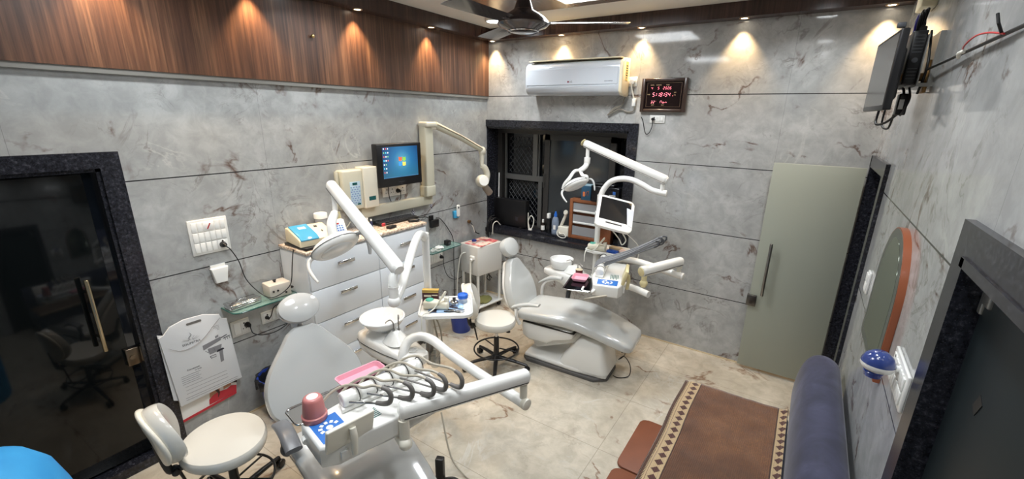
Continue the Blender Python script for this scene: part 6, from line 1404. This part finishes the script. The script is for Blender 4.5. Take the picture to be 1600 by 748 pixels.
m = MB(); uv = m.bm.loops.layers.uv.new('UVMap'); G = []; UVs = {}
for j in range(NY+1):
    row = []
    for i in range(NX+1):
        s = -.03+(.70+.03)*i/NX; v = (Y1_-Y0_)*j/NY; y = Y1_-v+.006*noise.noise(V(s*4, 1, 0))
        wav = .012*noise.noise(V(0, y*2.2, 2))
        if s < .03: x = X0_+s*.75+wav; z = .412-.02*(.03-s)/.06
        else: x = X0_+.0225+(s-.03)*.872+wav*max(0, 1-s*3); z = .420
        z += .008*noise.noise(V(x*4, y*4, 5))+.004*noise.noise(V(x*14, y*11, 8))
        if x > 3.35: z += (x-3.35)*.8
        vt = m.bm.verts.new((x, y, max(z, .4115))); UVs[vt] = (max(s, 0), v); row.append(vt)
    G.append(row)
for j in range(NY):
    for i in range(NX):
        f = m.bm.faces.new((G[j][i], G[j+1][i], G[j+1][i+1], G[j][i+1])); f.smooth = True
        for lp in f.loops: lp[uv].uv = UVs[lp.vert]
o = solo('throw_blanket', m, t.m, (3.07, -2.2, .41), 'brown woven throw with cream diamond border spread over the sofa seat', 'blanket')
so = o.modifiers.new('thick', 'SOLIDIFY'); so.thickness = .008; so.offset = -1
# floor mats
M_leather = mat('rust_brown_leatherette', (122, 70, 46), .5, bump=.3, bscale=300, var=.12, vscale=6)
for y_, lb in ((-1.60, 'rust-brown rounded floor pad beside the sofa, the farther one'), (-2.165, 'rust-brown rounded floor pad at the bottom edge, the nearer one')):
    T = thing('floor_pad', (2.64, y_, 0), lb, 'floor pad', group='rust-brown pads in front of the sofa', rz=0)
    m = MB(); m.prism(rrect(.30, .55, .05, 6), .022, bev=.007); part(T, 'pad_top', m, M_leather)

# ---- blue cloth at the near left corner
t = NT('bright_blue_cloth', .7); g = t.n('NewGeometry'); nn = t.noise(g.outputs['Position'], 4, 3)
t.l(t.ramp(nn, (.35, s2l(30, 128, 190)), (.7, s2l(56, 160, 214))), t.b.inputs['Base Color'])
m = MB(); rg = []
for z, k in ((0, 1.0), (.3, 1.0), (.7, .98), (.95, .95), (1.08, .90), (1.17, .80), (1.23, .64), (1.262, .44), (1.275, .22), (1.278, .02)):
    rg.append([m.bm.verts.new((1.45+(.27+.012*noise.noise(V(cos(2*pi*i/36)*2, sin(2*pi*i/36)*2, z*3)))*k*cos(2*pi*i/36), -4.25+(.24+.012*noise.noise(V(cos(2*pi*i/36)*2, 9, z*3)))*k*sin(2*pi*i/36), z+.02*cos(2*pi*i/36)*k)) for i in range(36)])
m.skin(rg)
o = solo('blue_cloth_cover', m, t.m, (1.43, -4.27, 0), 'bright blue cloth-covered shape with navy patch in the near left corner of the view', 'cloth')
m = MB(); m.tube([(1.60, -4.15, 1.235), (1.64, -4.13, 1.20), (1.67, -4.14, 1.14)], [.006, .022, .03], 10, sub=4, flat=.4); part(o, 'navy_patch', m, mat('navy_cloth', (22, 36, 84), .7))
# cords on the floor under the front unit
T = thing('foot_control', (1.75, -2.62, 0), 'coiled black and grey cords with black foot control below the front delivery arm', 'cords', world=True)
m = MB(); m.tube([(1.62, -2.62, .01), (1.70, -2.56, .02), (1.80, -2.58, .015), (1.84, -2.66, .01), (1.76, -2.70, .012), (1.66, -2.66, .02), (1.70, -2.58, .03), (1.82, -2.62, .02)], .007, 8, sub=6); part(T, 'black_cord', m, M_cable_b)
m = MB(); m.tube([(1.50, -2.45, .35), (1.62, -2.5, .10), (1.74, -2.50, .012), (1.88, -2.52, .012), (1.90, -2.62, .012), (1.78, -2.70, .012), (1.66, -2.72, .012)], .006, 8, sub=6); part(T, 'grey_cord', m, M_hose)
m = MB(); m.box((1.70, -2.66, .03), (.16, .12, .06), .4, bev=.015); m.box((1.68, -2.66, .13), (.05, .04, .22), .4, bev=.006); part(T, 'pedal', m, M_blackp)
